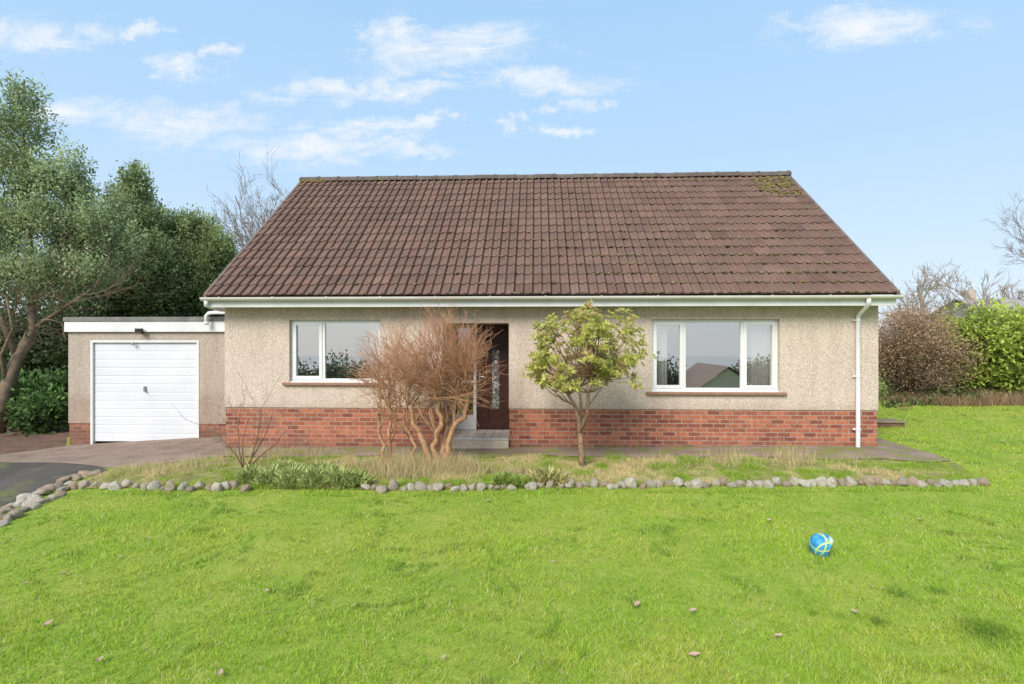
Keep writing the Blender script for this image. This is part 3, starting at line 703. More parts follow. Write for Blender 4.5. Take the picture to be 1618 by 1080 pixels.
for d in ((-.45,0,1),(.1,.1,1),(.55,-.1,1),(-.1,-.1,1),(.3,.1,1),(-.6,.1,.9)): grow(out, rp.copy(), Vector(d).normalized(), .95*random.uniform(.7,1.1), .011, 0, rs)
limbs(out, 0, (M('rose_stem', (.13,.07,.04), (.22,.12,.07), 9, .7), TWIG_G), t, ('stems','twigs'))

# pieris
random.seed(21)
pb = G(920,738); pie = thing('pieris_tree', 'small multi-stemmed evergreen tree with yellow-green leaves and orange tips', 'tree', pb)
YPi = pb.y
def pp(u, v, dy=0): return P(u, v, YPi+dy)
out = [([pb, pp(919,715), pp(917,690), pp(915,665,.02), pp(908,640,.0), pp(890,610,.02)], [.055,.042,.036,.032,.026,.016], 0),
       ([pp(916,684), pp(928,652,-.08), pp(930,620,-.1), pp(938,590,-.1)], [.028,.025,.022,.016], 0),
       ([pp(916,668,.02), pp(918,635,.1), pp(912,600,.12)], [.022,.018,.012], 0)]
crown_c = pp(919,566); targets = []
starts = [pp(908,640), pp(900,622), pp(912,655), pp(930,620,-.1), pp(938,592,-.1), pp(929,645,-.08), pp(914,610,.1)]
CC, DD, LL, KK = [], [], [], []
for k in range(190):
    th = random.uniform(0, 2*math.pi); ph = math.acos(random.uniform(-.4, 1)); r = random.uniform(.76, 1.06)
    lob = 1+.16*math.sin(3*th+1)+.12*math.sin(5*th+2*ph)
    p = crown_c + Vector((math.sin(ph)*math.cos(th)*.74*r*lob, math.sin(ph)*math.sin(th)*.70*r*lob, math.cos(ph)*.70*r*lob - (.08 if ph > 1.3 else 0)))
    targets.append(p)
for p in targets:
    s = min(starts, key=lambda q: (q-p).length + random.uniform(0,.3))
    mid = s.lerp(p, .5) + Vector((random.gauss(0,.05), random.gauss(0,.05), -.04)); q1 = s.lerp(mid, .5)+Vector((random.gauss(0,.02),)*3)
    out.append(([s, q1, mid, mid.lerp(p, .6)+Vector((0,0,-.01)), p], [.011,.010,.007,.005,.004], 1))
limbs(out, 0, (BARK_P, BARK_P), pie)
for p in targets:
    tone = random.random(); ptn = random.random()
    for sub in range(random.randint(4,6)):
        c = p + Vector((random.gauss(0,.05), random.gauss(0,.05), random.gauss(0,.04)))
        axis = ((c-crown_c).normalized()*.6 + Vector((0,0,.6)) + Vector((random.gauss(0,.25),)*3)).normalized()
        nl = random.randint(9,14)
        red = ptn < .25 and random.random() < .5
        for i in range(nl):
            o = axis.orthogonal().normalized(); o.rotate(Matrix.Rotation(i*2.4+random.uniform(-.3,.3), 3, axis))
            up = random.uniform(-.15,.75); d = (o + axis*up).normalized()
            CC.append(c); DD.append(d); LL.append(random.uniform(.045,.08))
            if red and up > .4: cc = (.70,.44,.26)
            elif random.random() < .12: cc = (.70,.62,.30)
            else:
                z = random.uniform(.75,1.2)*(.75+.5*tone); cc = (.57*z, .58*z, .15*z)
            KK.append(cc)
LLn = np.array(LL)
leaves('crown', np.array([tuple(c) for c in CC]), np.array([tuple(c) for c in DD]), LLn, LLn*.36, np.clip(np.array(KK),0,.85), leafmat('pieris_leaf', .45, .5), pie)

# evergreen crowns made of leaf clumps
def crown(name, blobs, nclump, per, sig, lsz, c_lo, c_hi, mat, parent, inner=.5, gap=.0, wr=.5, updir=0):
    wts = np.array([b[3]*b[4]+b[4]*b[5]+b[3]*b[5] for b in blobs]); wts /= wts.sum()
    bi = rng.choice(len(blobs), nclump, p=wts); B = np.array(blobs)
    d = unit(rng.normal(size=(nclump,3))); d[:,2] = np.where(rng.uniform(size=nclump) < .45, np.abs(d[:,2]), d[:,2])
    r = rng.uniform(inner, 1.08, nclump)
    nz = vnoise(d[:,0]*2+bi*3.7, d[:,2]*2+d[:,1]*2, 1.6, 3)
    r = r*(.78+.42*nz); c = B[bi,:3] + d*B[bi,3:]*r[:,None]
    if gap:
        k = vnoise(c[:,0]+c[:,1]*.3, c[:,2], 1.3, 5) > gap; c, d, r, bi = c[k], d[k], r[k], bi[k]
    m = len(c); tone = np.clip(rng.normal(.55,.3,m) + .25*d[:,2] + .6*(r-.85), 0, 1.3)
    off = rng.normal(size=(m*per,3))*np.array([sig,sig,sig*.75])
    if updir:
        off = rng.normal(size=(m*per,3))*sig*.45; s_ = rng.uniform(-1,1,m*per)*updir; off += (np.repeat(unit(d*.6+np.array([0,0,.9])+rng.normal(0,.2,(m,3))), per, 0))*s_[:,None]
    C = np.repeat(c, per, 0) + off; Dd = np.repeat(d, per, 0)*.5 + rng.normal(size=(m*per,3))*.6 + np.array([0,0,.3 if updir else 0])
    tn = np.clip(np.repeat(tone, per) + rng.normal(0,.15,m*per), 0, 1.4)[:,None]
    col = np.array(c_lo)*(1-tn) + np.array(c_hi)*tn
    L = rng.uniform(.7,1.3,m*per)*lsz
    return leaves(name, C, Dd, L, L*wr, np.clip(col,.004,.9), mat, parent), c
def B_(u, v, Y, ru, rv, ry=None):
    p = P(u, v, Y); k = Y/F; return (p.x, p.y, p.z, ru*k, (ry if ry else (ru+rv)/2)*k, rv*k)
def spine(pts, r0, r1, lvl=0):
    n = len(pts); return ([Vector(p) for p in pts], [r0+(r1-r0)*i/(n-1) for i in range(n)], lvl)
def limb_to(out, root, c, every, r=.03):
    for p in c[::every]:
        p = Vector(p); s = min(root, key=lambda q: (q-p).length*(1 if q.z < p.z+.3 else 1.8))
        m1 = s.lerp(p, .35)+Vector((random.gauss(0,.12), random.gauss(0,.12), random.gauss(0,.1)-.1)); m2 = s.lerp(p, .7)+Vector((random.gauss(0,.1), random.gauss(0,.1), random.gauss(0,.1)))
        out.append(([s, m1, m2, p], [r, r*.75, r*.5, r*.2], 1))
HOLLY = leafmat('evergreen_leaf', .40, .5)
random.seed(31)
gb = P(-6,690,13); gb.z = float(h(gb.x, gb.y))-.05
t = thing('holly_tree', 'tall evergreen tree with leaning trunk left of the garage', 'tree', gb)
blobs = [B_(37,160,14,20,45), B_(30,215,14,46,55), B_(10,285,14,80,62), B_(85,305,14,52,50), B_(55,370,14,110,58), B_(150,375,14.3,58,58), B_(-70,380,14,90,90), B_(105,440,13.8,90,40), B_(5,450,13.5,90,42), B_(-110,260,14,80,90), B_(125,290,14.5,26,50), B_(150,320,14.5,34,44)]
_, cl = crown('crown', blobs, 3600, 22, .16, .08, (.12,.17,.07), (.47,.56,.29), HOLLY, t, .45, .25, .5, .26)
tr = [gb, P(8,620,13), P(28,565,13.2), P(52,520,13.5), P(50,440,13.8), P(45,350,14), P(38,250,14), P(38,125,14)]
out = [spine(tr, .17, .02)]
out.append(spine([P(52,520,13.5), P(95,490,13.3), P(150,455,13.5), P(175,400,14)], .06, .02)); out.append(spine([P(28,565,13.2), P(0,500,13.1), P(-60,430,13.3), P(-90,330,14)], .08, .03))
out.append(spine([P(50,440,13.8), P(90,380,13.9), P(110,300,14.1)], .06, .02))
out.append(spine([P(10,610,13), P(2,560,12.9), P(20,520,12.8), P(10,470,12.9)], .05, .02))
root = [p for o in out for p in o[0]]
limb_to(out, root, cl, 24, .022)
lowp = dict(seg=[7,6,5], wob=[.2,.2,.18], up=[-.01,.03,.03], tip=[.3,.3,.3], nch=[(7,10),(4,7)], f0=[.2,.2], ang=[(20,60),(20,60)], lr=[.5,.5], rr=[.5,.55], rmin=.0045, max=2)
for (u, v, dx) in ((50,515,1),(60,490,1),(70,505,1),(30,540,-.4),(50,470,.9),(45,480,-1),(90,490,1),(110,480,.8),(130,465,1),(20,500,.6),(40,530,.8)):
    o2 = []; grow(o2, P(u,v,13.3), Vector((dx,-.4,random.uniform(-.25,.35))).normalized(), random.uniform(1.4,2.0), .02, 0, lowp)
    out += [(a, b_, l+1) for a, b_, l in o2]
limbs(out, 0, (BARK_H, BARK_H), t)
random.seed(32)
def evergreen(label, base, blobs, n, col, trk, sz=.1, per=22, sig=.18, gap=.1, cat='tree', name='evergreen_tree', every=22):
    base = Vector(base); base.z = float(h(base.x, base.y))-.05
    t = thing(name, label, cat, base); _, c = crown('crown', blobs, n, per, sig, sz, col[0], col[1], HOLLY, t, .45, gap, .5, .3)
    out = [spine([base]+trk, .16, .03)]; limb_to(out, [Vector(p) for p in out[0][0]], c, every, .022); limbs(out, 0, (BARK_H, BARK_H), t); return t
evergreen('evergreen tree with a narrow spire top behind the garage', P(215,600,18), [B_(214,295,18,14,32), B_(212,335,18,28,40), B_(200,390,18,60,52), B_(190,460,18,85,50), B_(250,435,18,50,58), B_(160,400,18,50,60), B_(240,365,18,20,40)], 3200, ((.10,.15,.055),(.42,.51,.24)), [P(214,500,18), P(214,400,18), P(214,275,18)])
evergreen('rounded dark evergreen tree between the spired tree and the bungalow roof', P(305,600,19), [B_(280,385,19,42,42), B_(320,440,19,55,60), B_(345,405,19,22,38), B_(270,470,19,75,45), B_(340,490,19,45,45), B_(310,375,19,26,34)], 3000, ((.08,.125,.04),(.38,.46,.20)), [P(305,500,19), P(300,440,19), P(305,380,19)])
def bush(name, label, blobs, n, col, sz=.1, per=20, sig=.14, gap=0, wr=.5, inner=.4, ev=10, r=.02, cat='shrub', group=None):
    b0_ = blobs[0]; base = Vector((b0_[0], b0_[1], float(h(b0_[0], b0_[1]))))
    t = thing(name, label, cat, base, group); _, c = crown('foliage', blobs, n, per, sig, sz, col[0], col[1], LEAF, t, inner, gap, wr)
    out = []; limb_to(out, [base, base+Vector((0,0,.3))], c, ev, r); limbs(out, 0, (BARK_H, BARK_H), t, ('stem','stems')); return t
bush('rhododendron', 'low broad-leaved dark green bush beside the garage wall', [B_(70,655,13,42,32), B_(95,625,13.6,25,35), B_(40,630,13.8,40,35)], 420, ((.03,.055,.02),(.14,.25,.07)), .15, 14, .12, 0, .4)
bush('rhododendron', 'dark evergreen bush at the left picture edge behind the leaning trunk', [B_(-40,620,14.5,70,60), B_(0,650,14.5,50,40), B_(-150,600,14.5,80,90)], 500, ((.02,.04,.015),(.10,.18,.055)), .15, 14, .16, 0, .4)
bush('boundary_hedge', 'dark hedge behind the holly trunk and garage', [B_(-120,560,18.5,120,120), B_(20,560,18.5,110,100), B_(130,560,18.5,110,90), B_(240,540,19,90,80), B_(330,540,19,70,70)], 2600, ((.02,.035,.015),(.12,.16,.065)), .16, 20, .22, 0, .5, .2, 30, cat='hedge')

# right side planting
bush('laurel_hedge', 'bright green laurel hedge at the far right of the lawn', [B_(1530,562,16,48,66,100), B_(1590,565,15.8,55,72,100), B_(1660,565,15.6,60,72,100), B_(1740,565,15.4,65,76,100), B_(1830,565,15.2,70,80,100), B_(1560,605,15.6,55,38,80), B_(1640,610,15.2,60,38,80)], 2900, ((.06,.10,.018),(.44,.53,.09)), .11, 22, .12, 0, .45, .5, 40, cat='hedge')
bush('winter_shrub', 'russet brown winter shrub between the bungalow corner and the green hedge', [B_(1430,560,15,45,68,80), B_(1475,575,15.2,32,56,70), B_(1400,570,15.4,35,66,70), B_(1450,520,15.6,36,34,60)], 1400, ((.22,.14,.08),(.48,.32,.20)), .055, 20, .13, .1, .4, .3, 3, .016)
n = 5000; uu = rng.uniform(1395, 1700, n); yy = rng.uniform(13.9, 15.6, n); xx = np.array([PX(a, b) for a, b in zip(uu, yy)])
C = np.stack([xx, yy, h(xx,yy)+rng.uniform(0,1,n)**2*.34*np.clip((yy-13.8)/1.2,.15,1)], 1)
tn = rng.uniform(0,1,(n,1)); o = leaves('ivy', C, rng.normal(size=(n,3))+np.array([0,-.4,.5]), rng.uniform(.06,.13,n), rng.uniform(.05,.08,n), np.array([.04,.065,.018])*(1-tn)+np.array([.20,.26,.07])*tn, LEAF)
setp(o, 'dark green ivy ground cover at the foot of the hedge', 'ivy', kind='stuff')
n = 9000; uu = rng.uniform(1395, 1700, n); yy = rng.uniform(13.5, 15.2, n); xx = np.array([PX(a, b) for a, b in zip(uu, yy)]); k = vnoise(xx,yy,1.6,31) > .42; xx, yy = xx[k], yy[k]; n = len(xx)
o = blades('dead_stalks', np.stack([xx,yy,h(xx,yy)],1), rng.uniform(.05,.32,n), np.full(n,.014), np.array([.45,.30,.18])*rng.uniform(.6,1.2,(n,1)), 1.0, GRASS); setp(o, 'dry brown stalks in a strip along the foot of the hedge', 'dead growth', kind='stuff')

# low step by the right corner of the house
sp_ = P(1404,676,11.6); sz0 = float(h(sp_.x, sp_.y)); stp = thing('garden_step', 'low mossy brown step in the grass beside the right corner of the bungalow', 'step', (sp_.x, sp_.y, sz0))
m = MB(); m.box(sp_.x-.32, sp_.x+.22, sp_.y-.15, sp_.y+.25, sz0-.1, sz0+.08); m.build('riser', LITTER, stp, bevel=.01)
m = MB(); m.box(sp_.x-.35, sp_.x+.25, sp_.y-.18, sp_.y+.25, sz0+.082, sz0+.12); m.build('tread', PATHM, stp, bevel=.012)

# leafless trees
bt = dict(seg=[8,7,6,5,4], wob=[.07,.12,.13,.13,.12], up=[.06,.05,.05,.04,.02], tip=[.4,.4,.4,.4,.3], nch=[(7,9),(5,7),(4,6),(3,5)], f0=[.3,.2,.2,.15], ang=[(25,50),(22,50),(20,50),(20,50)], lr=[.55,.58,.58,.55], rr=[.55,.55,.55,.6], rmin=.006, max=4)
def baretree(label, base, Hh, r, mats, rmin, group=None, d=(0,0,1), mx=4, over=None):
    base = Vector(base); base.z = float(h(base.x, base.y)); t = thing('bare_tree', label, 'tree', base, group); out = []
    p2 = dict(bt); p2['rmin'] = rmin; p2['max'] = mx
    if over: p2.update(over)
    grow(out, base, Vector(d).normalized(), Hh, r, 0, p2); limbs(out, 0, mats, t); return t
random.seed(47)
baretree('leafless tree rising behind the left end of the bungalow roof', P(440,600,22), 5.9, .14, (TWIG_G, TWIG_G), .007, d=(-.02,0,1), over=dict(nch=[(16,18),(6,8),(4,6),(3,4)], f0=[.5,.2,.2,.15], lr=[.40,.52,.55,.55], up=[.06,.10,.08,.05,.02], ang=[(25,60),(20,45),(20,45),(20,50)]))
random.seed(44)
baretree('leafless tree reaching in from the right picture edge above the hedge', P(1740,600,17), 3.6, .12, (TWIG_G, TWIG_G), .006, d=(-.04,0,1))
for i, (u, Y, H_) in enumerate(((1452,40,6.0),(1500,46,5.2),(1548,44,6.2),(1600,50,6.5),(1425,48,5))):
    random.seed(50+i)
    lab = ['distant leafless tree just right of the bungalow roof', 'low distant leafless tree above the gap between shrub and hedge', 'distant leafless tree above the left end of the green hedge', 'distant leafless tree behind the far chimney', 'faint distant leafless tree nearest the bungalow corner'][i]
    baretree(lab, P(u,600,Y), H_*.76, .16, (TWIG_D, TWIG_D), .02, mx=3)
fp = P(1592,480,45); fh = thing('distant_house', 'distant house with grey roof and chimney just showing over the hedge', 'house', (fp.x, 45, 0))
m = MB(); m.box(fp.x-1, fp.x+9, 45, 52, -.5, 3.9); m.build('wall', INT, fh)
m = MB(); m.poly((fp.x-1.4,44.6,3.85),(fp.x+9.4,44.6,3.85),(fp.x+9.4,48.5,5.3),(fp.x-1.4,48.5,5.3)); m.poly((fp.x-1.4,52.4,3.85),(fp.x-1.4,48.5,5.3),(fp.x+9.4,48.5,5.3),(fp.x+9.4,52.4,3.85)); m.poly((fp.x-1,48.5,5.25),(fp.x-1,45,3.9),(fp.x-1,52,3.9))
fr_ = m.build('roof', M('grey_slate', (.30,.27,.25), (.38,.35,.32), 3, .8), fh)
m = MB(); m.box(fp.x-.5, fp.x+.1, 48.2, 48.8, 4.8, 6.0); m.tube([(fp.x-.2,48.5,6.0),(fp.x-.2,48.5,6.25)], .12); m.build('chimney', M('far_chimney', (.40,.32,.26), (.5,.41,.34), 3, .8), fr_)

# across the road behind the photographer (seen mirrored in the windows)
random.seed(61)
hx, hy = 14.6, -25.0
gh = thing('neighbour_house', 'house across the road seen mirrored in the right window', 'house', (hx, hy, -4))
m = MB(); m.box(hx-2.6, hx+2.6, hy-8, hy, -5, -2.0); m.poly((hx-2.6,hy,-2),(hx+2.6,hy,-2),(hx,hy,-.25)); m.build('wall', INT, gh)
m = MB(); m.poly((hx-3,hy+.3,-2.25),(hx,hy+.3,-.1),(hx,hy-8.3,-.1),(hx-3,hy-8.3,-2.25)); m.poly((hx,hy+.3,-.1),(hx+3,hy+.3,-2.25),(hx+3,hy-8.3,-2.25),(hx,hy-8.3,-.1)); m.build('roof', M('brown_far_roof', (.15,.115,.10), (.22,.18,.15), 3, .8), gh)
for i, (x, y, top, rad) in enumerate(((9.5,-30,.1,1.2),(11.5,-32,-.3,1.2),(18,-30,.0,1.4),(21,-33,.3,1.8),(-14,-26,0,1.4),(-17,-28,.6,1.6),(-20.5,-27,.4,1.8),(-24,-28,1.0,2.2),(6,-33,-.7,2),(1,-34,-.3,2.4),(-5,-33,-.7,2.2),(-10,-30,-.4,2))):
    zz = float(h(x,y)); t = thing('roadside_tree', 'dark bushy tree across the road, mirrored in the window glass', 'tree', (x,y,zz), 'trees across the road behind the photographer')
    hh_ = top-zz; bl = [(x, y, top-hh_*.4, rad, rad, hh_*.4), (x+rad*.5, y, top-hh_*.55, rad*.8, rad*.8, hh_*.35), (x-rad*.6, y, top-hh_*.6, rad*.8, rad*.8, hh_*.3)]
    crown('crown', bl, 160, 16, .4, .34, (.07,.085,.05), (.20,.23,.14), LEAF, t)
    m = MB(); m.tube([(x,y,zz),(x,y,top-hh_*.3)], [.2,.1]); m.build('trunk', BARK_H, t)

# ---------------------------------------------------------------- stones
random.seed(71)
stmesh = []
for k in range(12):
    bm = bmesh.new(); bmesh.ops.create_icosphere(bm, subdivisions=3, radius=.5)
    ax = [Vector((random.gauss(0,1), random.gauss(0,1), random.gauss(0,1))).normalized() for _ in range(11)]; am = [random.uniform(.27,.42) for _ in ax]
    for v_ in bm.verts:
        p = v_.co.copy()
        for a_, m_ in zip(ax, am):
            dd = p.dot(a_)
            if dd > m_: p -= a_*(dd-m_)*.88
        p *= 1+.06*math.sin(p.x*9+k)+.05*math.sin(p.y*11+p.z*7)
        v_.co = p
    me = bpy.data.meshes.new('edging_stone'); bm.to_mesh(me); bm.free(); me.materials.append(STONE)
    me.polygons.foreach_set('use_smooth', np.ones(len(me.polygons), dtype=bool)); stmesh.append(me)
def stone(p, sx_, sy_, sz_, label, group):
    o = bpy.data.objects.new('edging_stone', random.choice(stmesh)); COL.objects.link(o)
    o.location = (p.x, p.y, float(h(p.x,p.y))+sz_*.28); o.scale = (sx_*1.2, sy_*1.2, sz_*1.2); o.rotation_euler = (random.uniform(-.4,.4), random.uniform(-.4,.4), random.uniform(0,6.28))
    return setp(o, label, 'stone', group)
u = 118
while u < 1553:
    v_ = np.interp(u, [q[0] for q in stone_line], [q[1] for q in stone_line])
    if 395 < u < 560: u += 22; continue
    wd_ = random.choice([random.uniform(.09,.13), random.uniform(.12,.16)])*(1.05 if u < 400 else 1)
    p = G(u, v_+random.uniform(-3,3)); k = wd_*random.uniform(.75,1.05)
    side = 'pale rounded stone in the edging row right of the pieris tree' if u > 930 else ('pale rounded stone in the edging row in front of the bare shrubs' if u > 560 else 'rounded stone in the edging row near the driveway end of the bed')
    grp = 'edging stones right of the pieris' if u > 930 else ('edging stones before the bare shrubs' if u > 560 else 'edging stones at the driveway end')
    stone(p, wd_, k, wd_*random.uniform(.7,1.1), side, grp)
    u += wd_*F/7.6*random.uniform(.84,1.06)
for (a, bb, nn, off) in (((150,748),(100,765),5,0),((112,768),(62,785),5,0),((62,785),(20,803),5,0),((20,803),(-30,826),5,0),((100,780),(40,806),5,0),((40,806),(-10,836),5,0),((-30,830),(-110,870),4,0)):
    for i in range(nn):
        f_ = (i+.5)/nn; p = G(a[0]+(bb[0]-a[0])*f_+random.uniform(-5,5), a[1]+(bb[1]-a[1])*f_+random.uniform(-3,3)); s = random.uniform(.12,.21)
        stone(p, s, s*random.uniform(.7,1), s*random.uniform(.45,.7), 'larger rough stone in the curve edging the dark driveway', 'rough stones along the driveway curve')

# ---------------------------------------------------------------- lawn grass
random.seed(81)
NB = 600000
tt = (rng.uniform(1.7**.35, 15.5**.35, NB))**(1/.35); aa = rng.uniform(-1.06, 1.02, NB)
X = (-S_+aa*C_)*tt; Y = (C_+aa*S_)*tt
ok = ~pip(X,Y,drive) & ~pip(X,Y,apron) & ~pip(X,Y,path) & ~pip(X,Y,bed) & ~pip(X,Y,litter)
ok &= ~((X > HX0-.05) & (X < HX1+.05) & (Y > YF-.15)) & ~((X < HX0) & (Y > 7.9)) & ~((Y > 14.2))
ok &= ~((X < -5.8) & (Y > 7.5))
X, Y, tt = X[ok], Y[ok], tt[ok]; n = len(X)
wx = X + .5*vnoise(X,Y,1.7,41); wy = Y + .5*vnoise(X,Y,1.9,42)
n1 = vnoise(wx,wy,1.1,1); n2 = vnoise(wx,wy,4.1,2); n3 = vnoise(wx,wy,15,4); n4 = vnoise(X,Y,.45,6)
cl_ = n1*.3+n2*.25+n3*.45
H = (.010+.036*np.clip(cl_*2.0-.55,0,1))*rng.uniform(.6,1.3,n)
gr1 = np.array([.27,.47,.035]); gr2 = np.array([.44,.62,.06]); ye = np.array([.64,.60,.12]); dk = np.array([.13,.29,.025])
f1 = np.clip((n2*.3+n1*.4+n3*.3-.3)*2.2,0,1)[:,None]; col = gr1*(1-f1)+gr2*f1
yf = (np.clip((vnoise(wx,wy,2.2,8)*.4+n4*.3+vnoise(wx,wy,11,15)*.3-.44)*3.4,0,.85)*rng.uniform(.2,1,n))[:,None]; col = col*(1-yf)+ye*yf
df = np.clip((vnoise(wx,wy,2.6,9)*.45+vnoise(wx,wy,9,19)*.25+n3*.3-.64)*4.5,0,.6)[:,None]; col = col*(1-df)+dk*df
H = H*(1+.7*df[:,0])
st_ = (rng.uniform(size=n) < .08)[:,None]; col = np.where(st_, np.array([.72,.64,.34]), col)
col = col*rng.uniform(.68,1.28,(n,1))
for (u, v_, r) in ((1499,843,.13),(1560,1000,.25),(1420,940,.13),(1390,985,.10),(1480,935,.10)):
    p = G(u,v_); k = np.clip(1-np.hypot(X-p.x, Y-p.y)/r*(.7+.6*n3),0,1)[:,None]*.85; col = col*(1-k)+np.array([.07,.18,.02])*k; H = H*(1+1.3*k[:,0])
Pn = np.stack([X, Y, h(X,Y)-.003], 1)
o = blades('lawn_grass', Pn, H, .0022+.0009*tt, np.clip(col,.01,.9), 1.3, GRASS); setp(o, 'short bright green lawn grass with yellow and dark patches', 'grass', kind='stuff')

# bed growth
def inbed(n, poly=bed):
    xs_ = [p[0] for p in poly]; ys_ = [p[1] for p in poly]
    x = rng.uniform(min(xs_), max(xs_), n); y = rng.uniform(min(ys_), max(ys_), n); k = pip(x,y,poly); return x[k], y[k]
x, y = inbed(190000); nn = vnoise(x,y,2.5,11)*.5+vnoise(x,y,7,12)*.5; k = nn > .36; x, y, nn = x[k], y[k], nn[k]; n = len(x)
mixf = np.clip((vnoise(x,y,1.3,13)*.45+vnoise(x,y,4,14)*.55-.42)*5,0,1)[:,None]; col = np.array([.38,.54,.065])*(1-mixf)+np.array([.82,.69,.36])*mixf; col = col*rng.uniform(.6,1.15,(n,1))
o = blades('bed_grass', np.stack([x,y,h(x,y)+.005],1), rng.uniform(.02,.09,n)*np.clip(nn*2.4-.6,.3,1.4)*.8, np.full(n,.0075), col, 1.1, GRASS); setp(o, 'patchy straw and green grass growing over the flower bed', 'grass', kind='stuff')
Xs, Ys, Hs = [], [], []
for (u, v_, r, cnt, hgt) in ((650,745,.45,2200,.36),(600,740,.3,700,.30),(700,742,.35,1400,.36),(740,745,.3,900,.30),(560,740,.3,400,.22),(870,757,.22,500,.24),(1050,735,.4,320,.22),(1150,732,.35,350,.32),(1250,730,.3,350,.34),(1000,738,.3,140,.2),(480,725,.6,500,.25),(300,740,.4,900,.22),(220,745,.3,600,.2),(400,722,.5,350,.28),(810,752,.22,450,.24),(1350,735,.3,260,.2)):
    p = G(u,v_); a = rng.uniform(0,6.28,cnt); rr_ = r*np.sqrt(rng.uniform(0,1,cnt)); Xs.append(p.x+rr_*np.cos(a)*1.3); Ys.append(np.clip(p.y+rr_*np.sin(a), 6.9, 9.0)); Hs.append(hgt*rng.uniform(.3,1.1,cnt)*(1.1-rr_/r*.6))
x = np.concatenate(Xs); y = np.concatenate(Ys); H = np.concatenate(Hs); n = len(x)
col = np.array([.82,.65,.41])*rng.uniform(.55,1.1,(n,1)); gk = rng.uniform(size=n) < .2; col[gk] = np.array([.44,.52,.11])
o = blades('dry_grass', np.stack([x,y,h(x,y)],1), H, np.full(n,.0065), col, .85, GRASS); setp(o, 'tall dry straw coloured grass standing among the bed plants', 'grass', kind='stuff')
us = rng.uniform(110, 1556, 8000); vs_ = np.interp(us, [q[0] for q in stone_line], [q[1] for q in stone_line]) + rng.uniform(4, 11, len(us))
pts = np.array([tuple(G(a, b)) for a, b in zip(us, vs_)]); tf = vnoise(pts[:,0], pts[:,1]*0, 1.7, 21)
kk = tf > .35; pts = pts[kk]; tf = tf[kk]; n = len(pts)
o = blades('edge_grass', pts, rng.uniform(.03,.085,n)*tf, np.full(n,.008), np.array([.42,.58,.08])*rng.uniform(.6,1.2,(n,1)), .9, GRASS); setp(o, 'longer grass fringe growing against the stone edging', 'grass', kind='stuff')
def clump(name, label, spots, col, L=.13, per=60):
    base = G(*spots[0][:2]); t = thing(name, label, 'plant', base); C, D, LL_, K = [], [], [], []
    for (u, v_, r) in spots:
        p = G(u, v_)
        for i in range(int(per*r/.1)):
            a = random.uniform(0,6.28); rr_ = r*math.sqrt(random.random()); q = Vector((p.x+rr_*math.cos(a), p.y+rr_*.7*math.sin(a), 0)); hz = r*.85*math.sqrt(max(0,1-(rr_/r)**2)); q.z = float(h(q.x,q.y)) + random.uniform(.2,1)*hz
            C.append(tuple(q)); D.append((math.cos(a)*.7+random.gauss(0,.4), math.sin(a)*.7+random.gauss(0,.4), random.uniform(.2,1.3))); LL_.append(random.uniform(.6,1.2)*L); z = random.uniform(.6,1.4); K.append((col[0]*z,col[1]*z,col[2]*z))
    LL_ = np.array(LL_); leaves('leaves', np.array(C), np.array(D), LL_, LL_*.16, np.array(K), LEAF, t)
    m = MB()
    for (u, v_, r) in spots: p = G(u,v_); m.tube([(p.x,p.y,p.z-.02),(p.x+.02,p.y,p.z+r*.4)], [.02,.008])
    m.build('stems', BARK_O, t)
clump('perennial_clump', 'spreading grey-green leafy clump spilling over the stones at the left of the bed', [(400,762,.2),(430,765,.2),(465,767,.24),(500,768,.24),(535,768,.22),(560,768,.18),(450,755,.22),(510,757,.22)], (.44,.50,.18), .11, 420)
clump('perennial_clump', 'small green weed clump at the bed edge left of the pieris', [(800,768,.14),(822,770,.1)], (.34,.44,.10), .12, 300)
clump('perennial_clump', 'straw tinted weed clump at the bed edge just below the pieris', [(862,765,.16),(885,768,.1)], (.52,.48,.2), .14, 260)

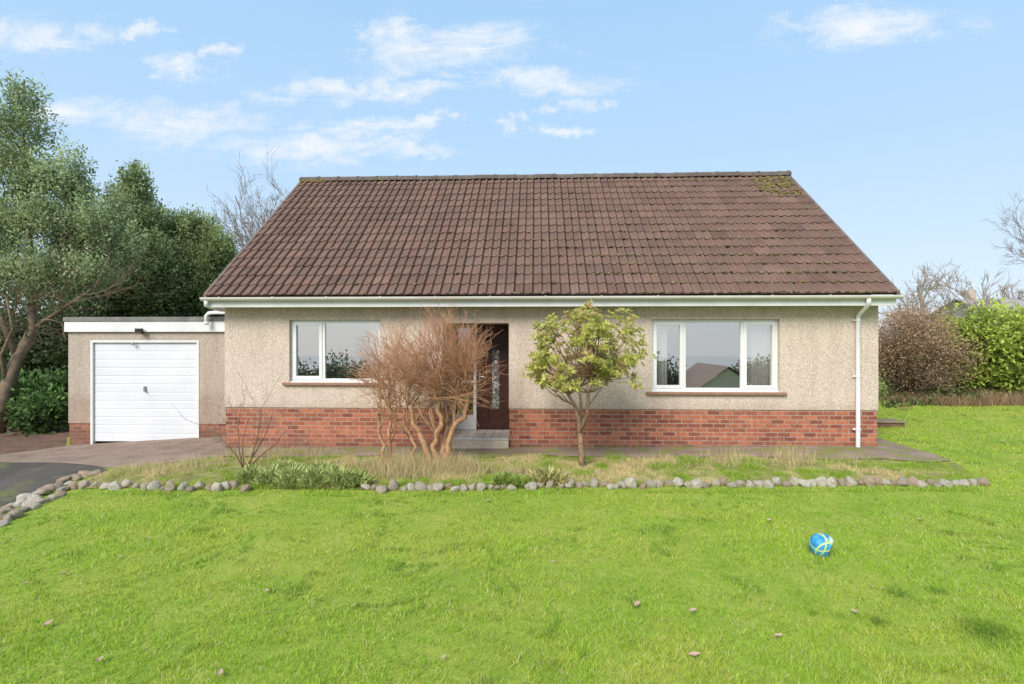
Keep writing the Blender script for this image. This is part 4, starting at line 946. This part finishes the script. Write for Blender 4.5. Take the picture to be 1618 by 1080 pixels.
# fallen leaves
random.seed(91)
BROWN = M('dead_leaf', (.36,.24,.17), (.58,.42,.31), 12, .8)
for (u, v_) in ((235,856),(188,884),(41,927),(100,912),(157,1050),(75,993),(421,940),(875,893),(1095,972),(1097,1043),(1215,827),(700,1047),(1350,973),(1006,962),(348,1072),(1455,826),(770,795),(392,790),(1585,700),(1230,1012)):
    p = G(u, v_); s = random.uniform(.025,.045); m = MB(); rz = random.uniform(0,6.28); n1_ = 6; tw_ = random.uniform(-.8,.8)
    for i in range(n1_+1):
        f_ = i/n1_; wdt = s*.45*math.sin(math.pi*min(1,f_*.9+.08))*random.uniform(.75,1.2)
        for sgn in (-1,0,1):
            x_ = (f_-.5)*s*2; y_ = sgn*wdt; z_ = .02 + abs(sgn)*wdt*.7 + sgn*wdt*tw_*(f_-.3) + .5*(f_-.5)**2*s*2 + random.uniform(-.003,.003)
            m.v.append((p.x+x_*math.cos(rz)-y_*math.sin(rz), p.y+x_*math.sin(rz)+y_*math.cos(rz), p.z+z_+.01))
    for i in range(n1_):
        for k in range(2): a_ = i*3+k; m.f.append((a_, a_+1, a_+4, a_+3))
    o = m.build('fallen_leaf', BROWN, None, smooth=True, origin=tuple(p)); setp(o, 'curled brown fallen leaf lying on the lawn', 'leaf', 'fallen leaves on the lawn')

# ball
def ballmat():
    m, nt, bs, out = newmat('printed_ball'); v = coord(nt)
    fac = None
    for (ax_, off) in (((.8,.2,.55),.35),((-.3,-.5,.8),.45),((-.9,-.1,.3),.35),((.1,-.8,-.4),.55)):
        d = N(nt, 'ShaderNodeVectorMath', operation='DOT_PRODUCT'); nt.links.new(v, d.inputs[0]); a = Vector(ax_).normalized(); d.inputs[1].default_value = tuple(a/.105)
        k = math_(nt, 'ABSOLUTE', math_(nt, 'SUBTRACT', d.outputs['Value'], off)); k = ramp(nt, k, [(.04, g(1)), (.07, g(0))])
        fac = k if fac is None else math_(nt, 'MAXIMUM', fac, k)
    d = N(nt, 'ShaderNodeVectorMath', operation='DOT_PRODUCT'); nt.links.new(v, d.inputs[0]); d.inputs[1].default_value = tuple(Vector((.75,-.45,.35)).normalized()/.105)
    wf = ramp(nt, d.outputs['Value'], [(.80, g(0)), (.86, g(1))])
    c = mixc(nt, ramp(nt, noise(nt, v, 14), [(.4,g(0)),(.6,g(1))]), (.02,.21,.45), (.07,.36,.54))
    c = mixc(nt, wf, c, (.62,.68,.66)); c = mixc(nt, fac, c, (.50,.58,.18))
    nt.links.new(c, bs.inputs['Base Color']); bs.inputs['Roughness'].default_value = .6; return m
bp_ = G(1299,876); r = .108
bm = bmesh.new(); bmesh.ops.create_uvsphere(bm, u_segments=40, v_segments=24, radius=r)
for v_ in bm.verts:
    if v_.co.z < -.085: v_.co.z = -.085
    a_ = Vector((.8,-.5,-.35)).normalized(); dd = v_.co.dot(a_)
    if dd > .07: v_.co -= a_*(dd-.07)*1.5
me = bpy.data.meshes.new('ball'); bm.to_mesh(me); bm.free()
o = link_mesh('ball', me, ballmat(), None, True); o.location = (bp_.x, bp_.y, bp_.z+.082); setp(o, 'slightly deflated blue ball with yellow-green lines on the lawn', 'ball')
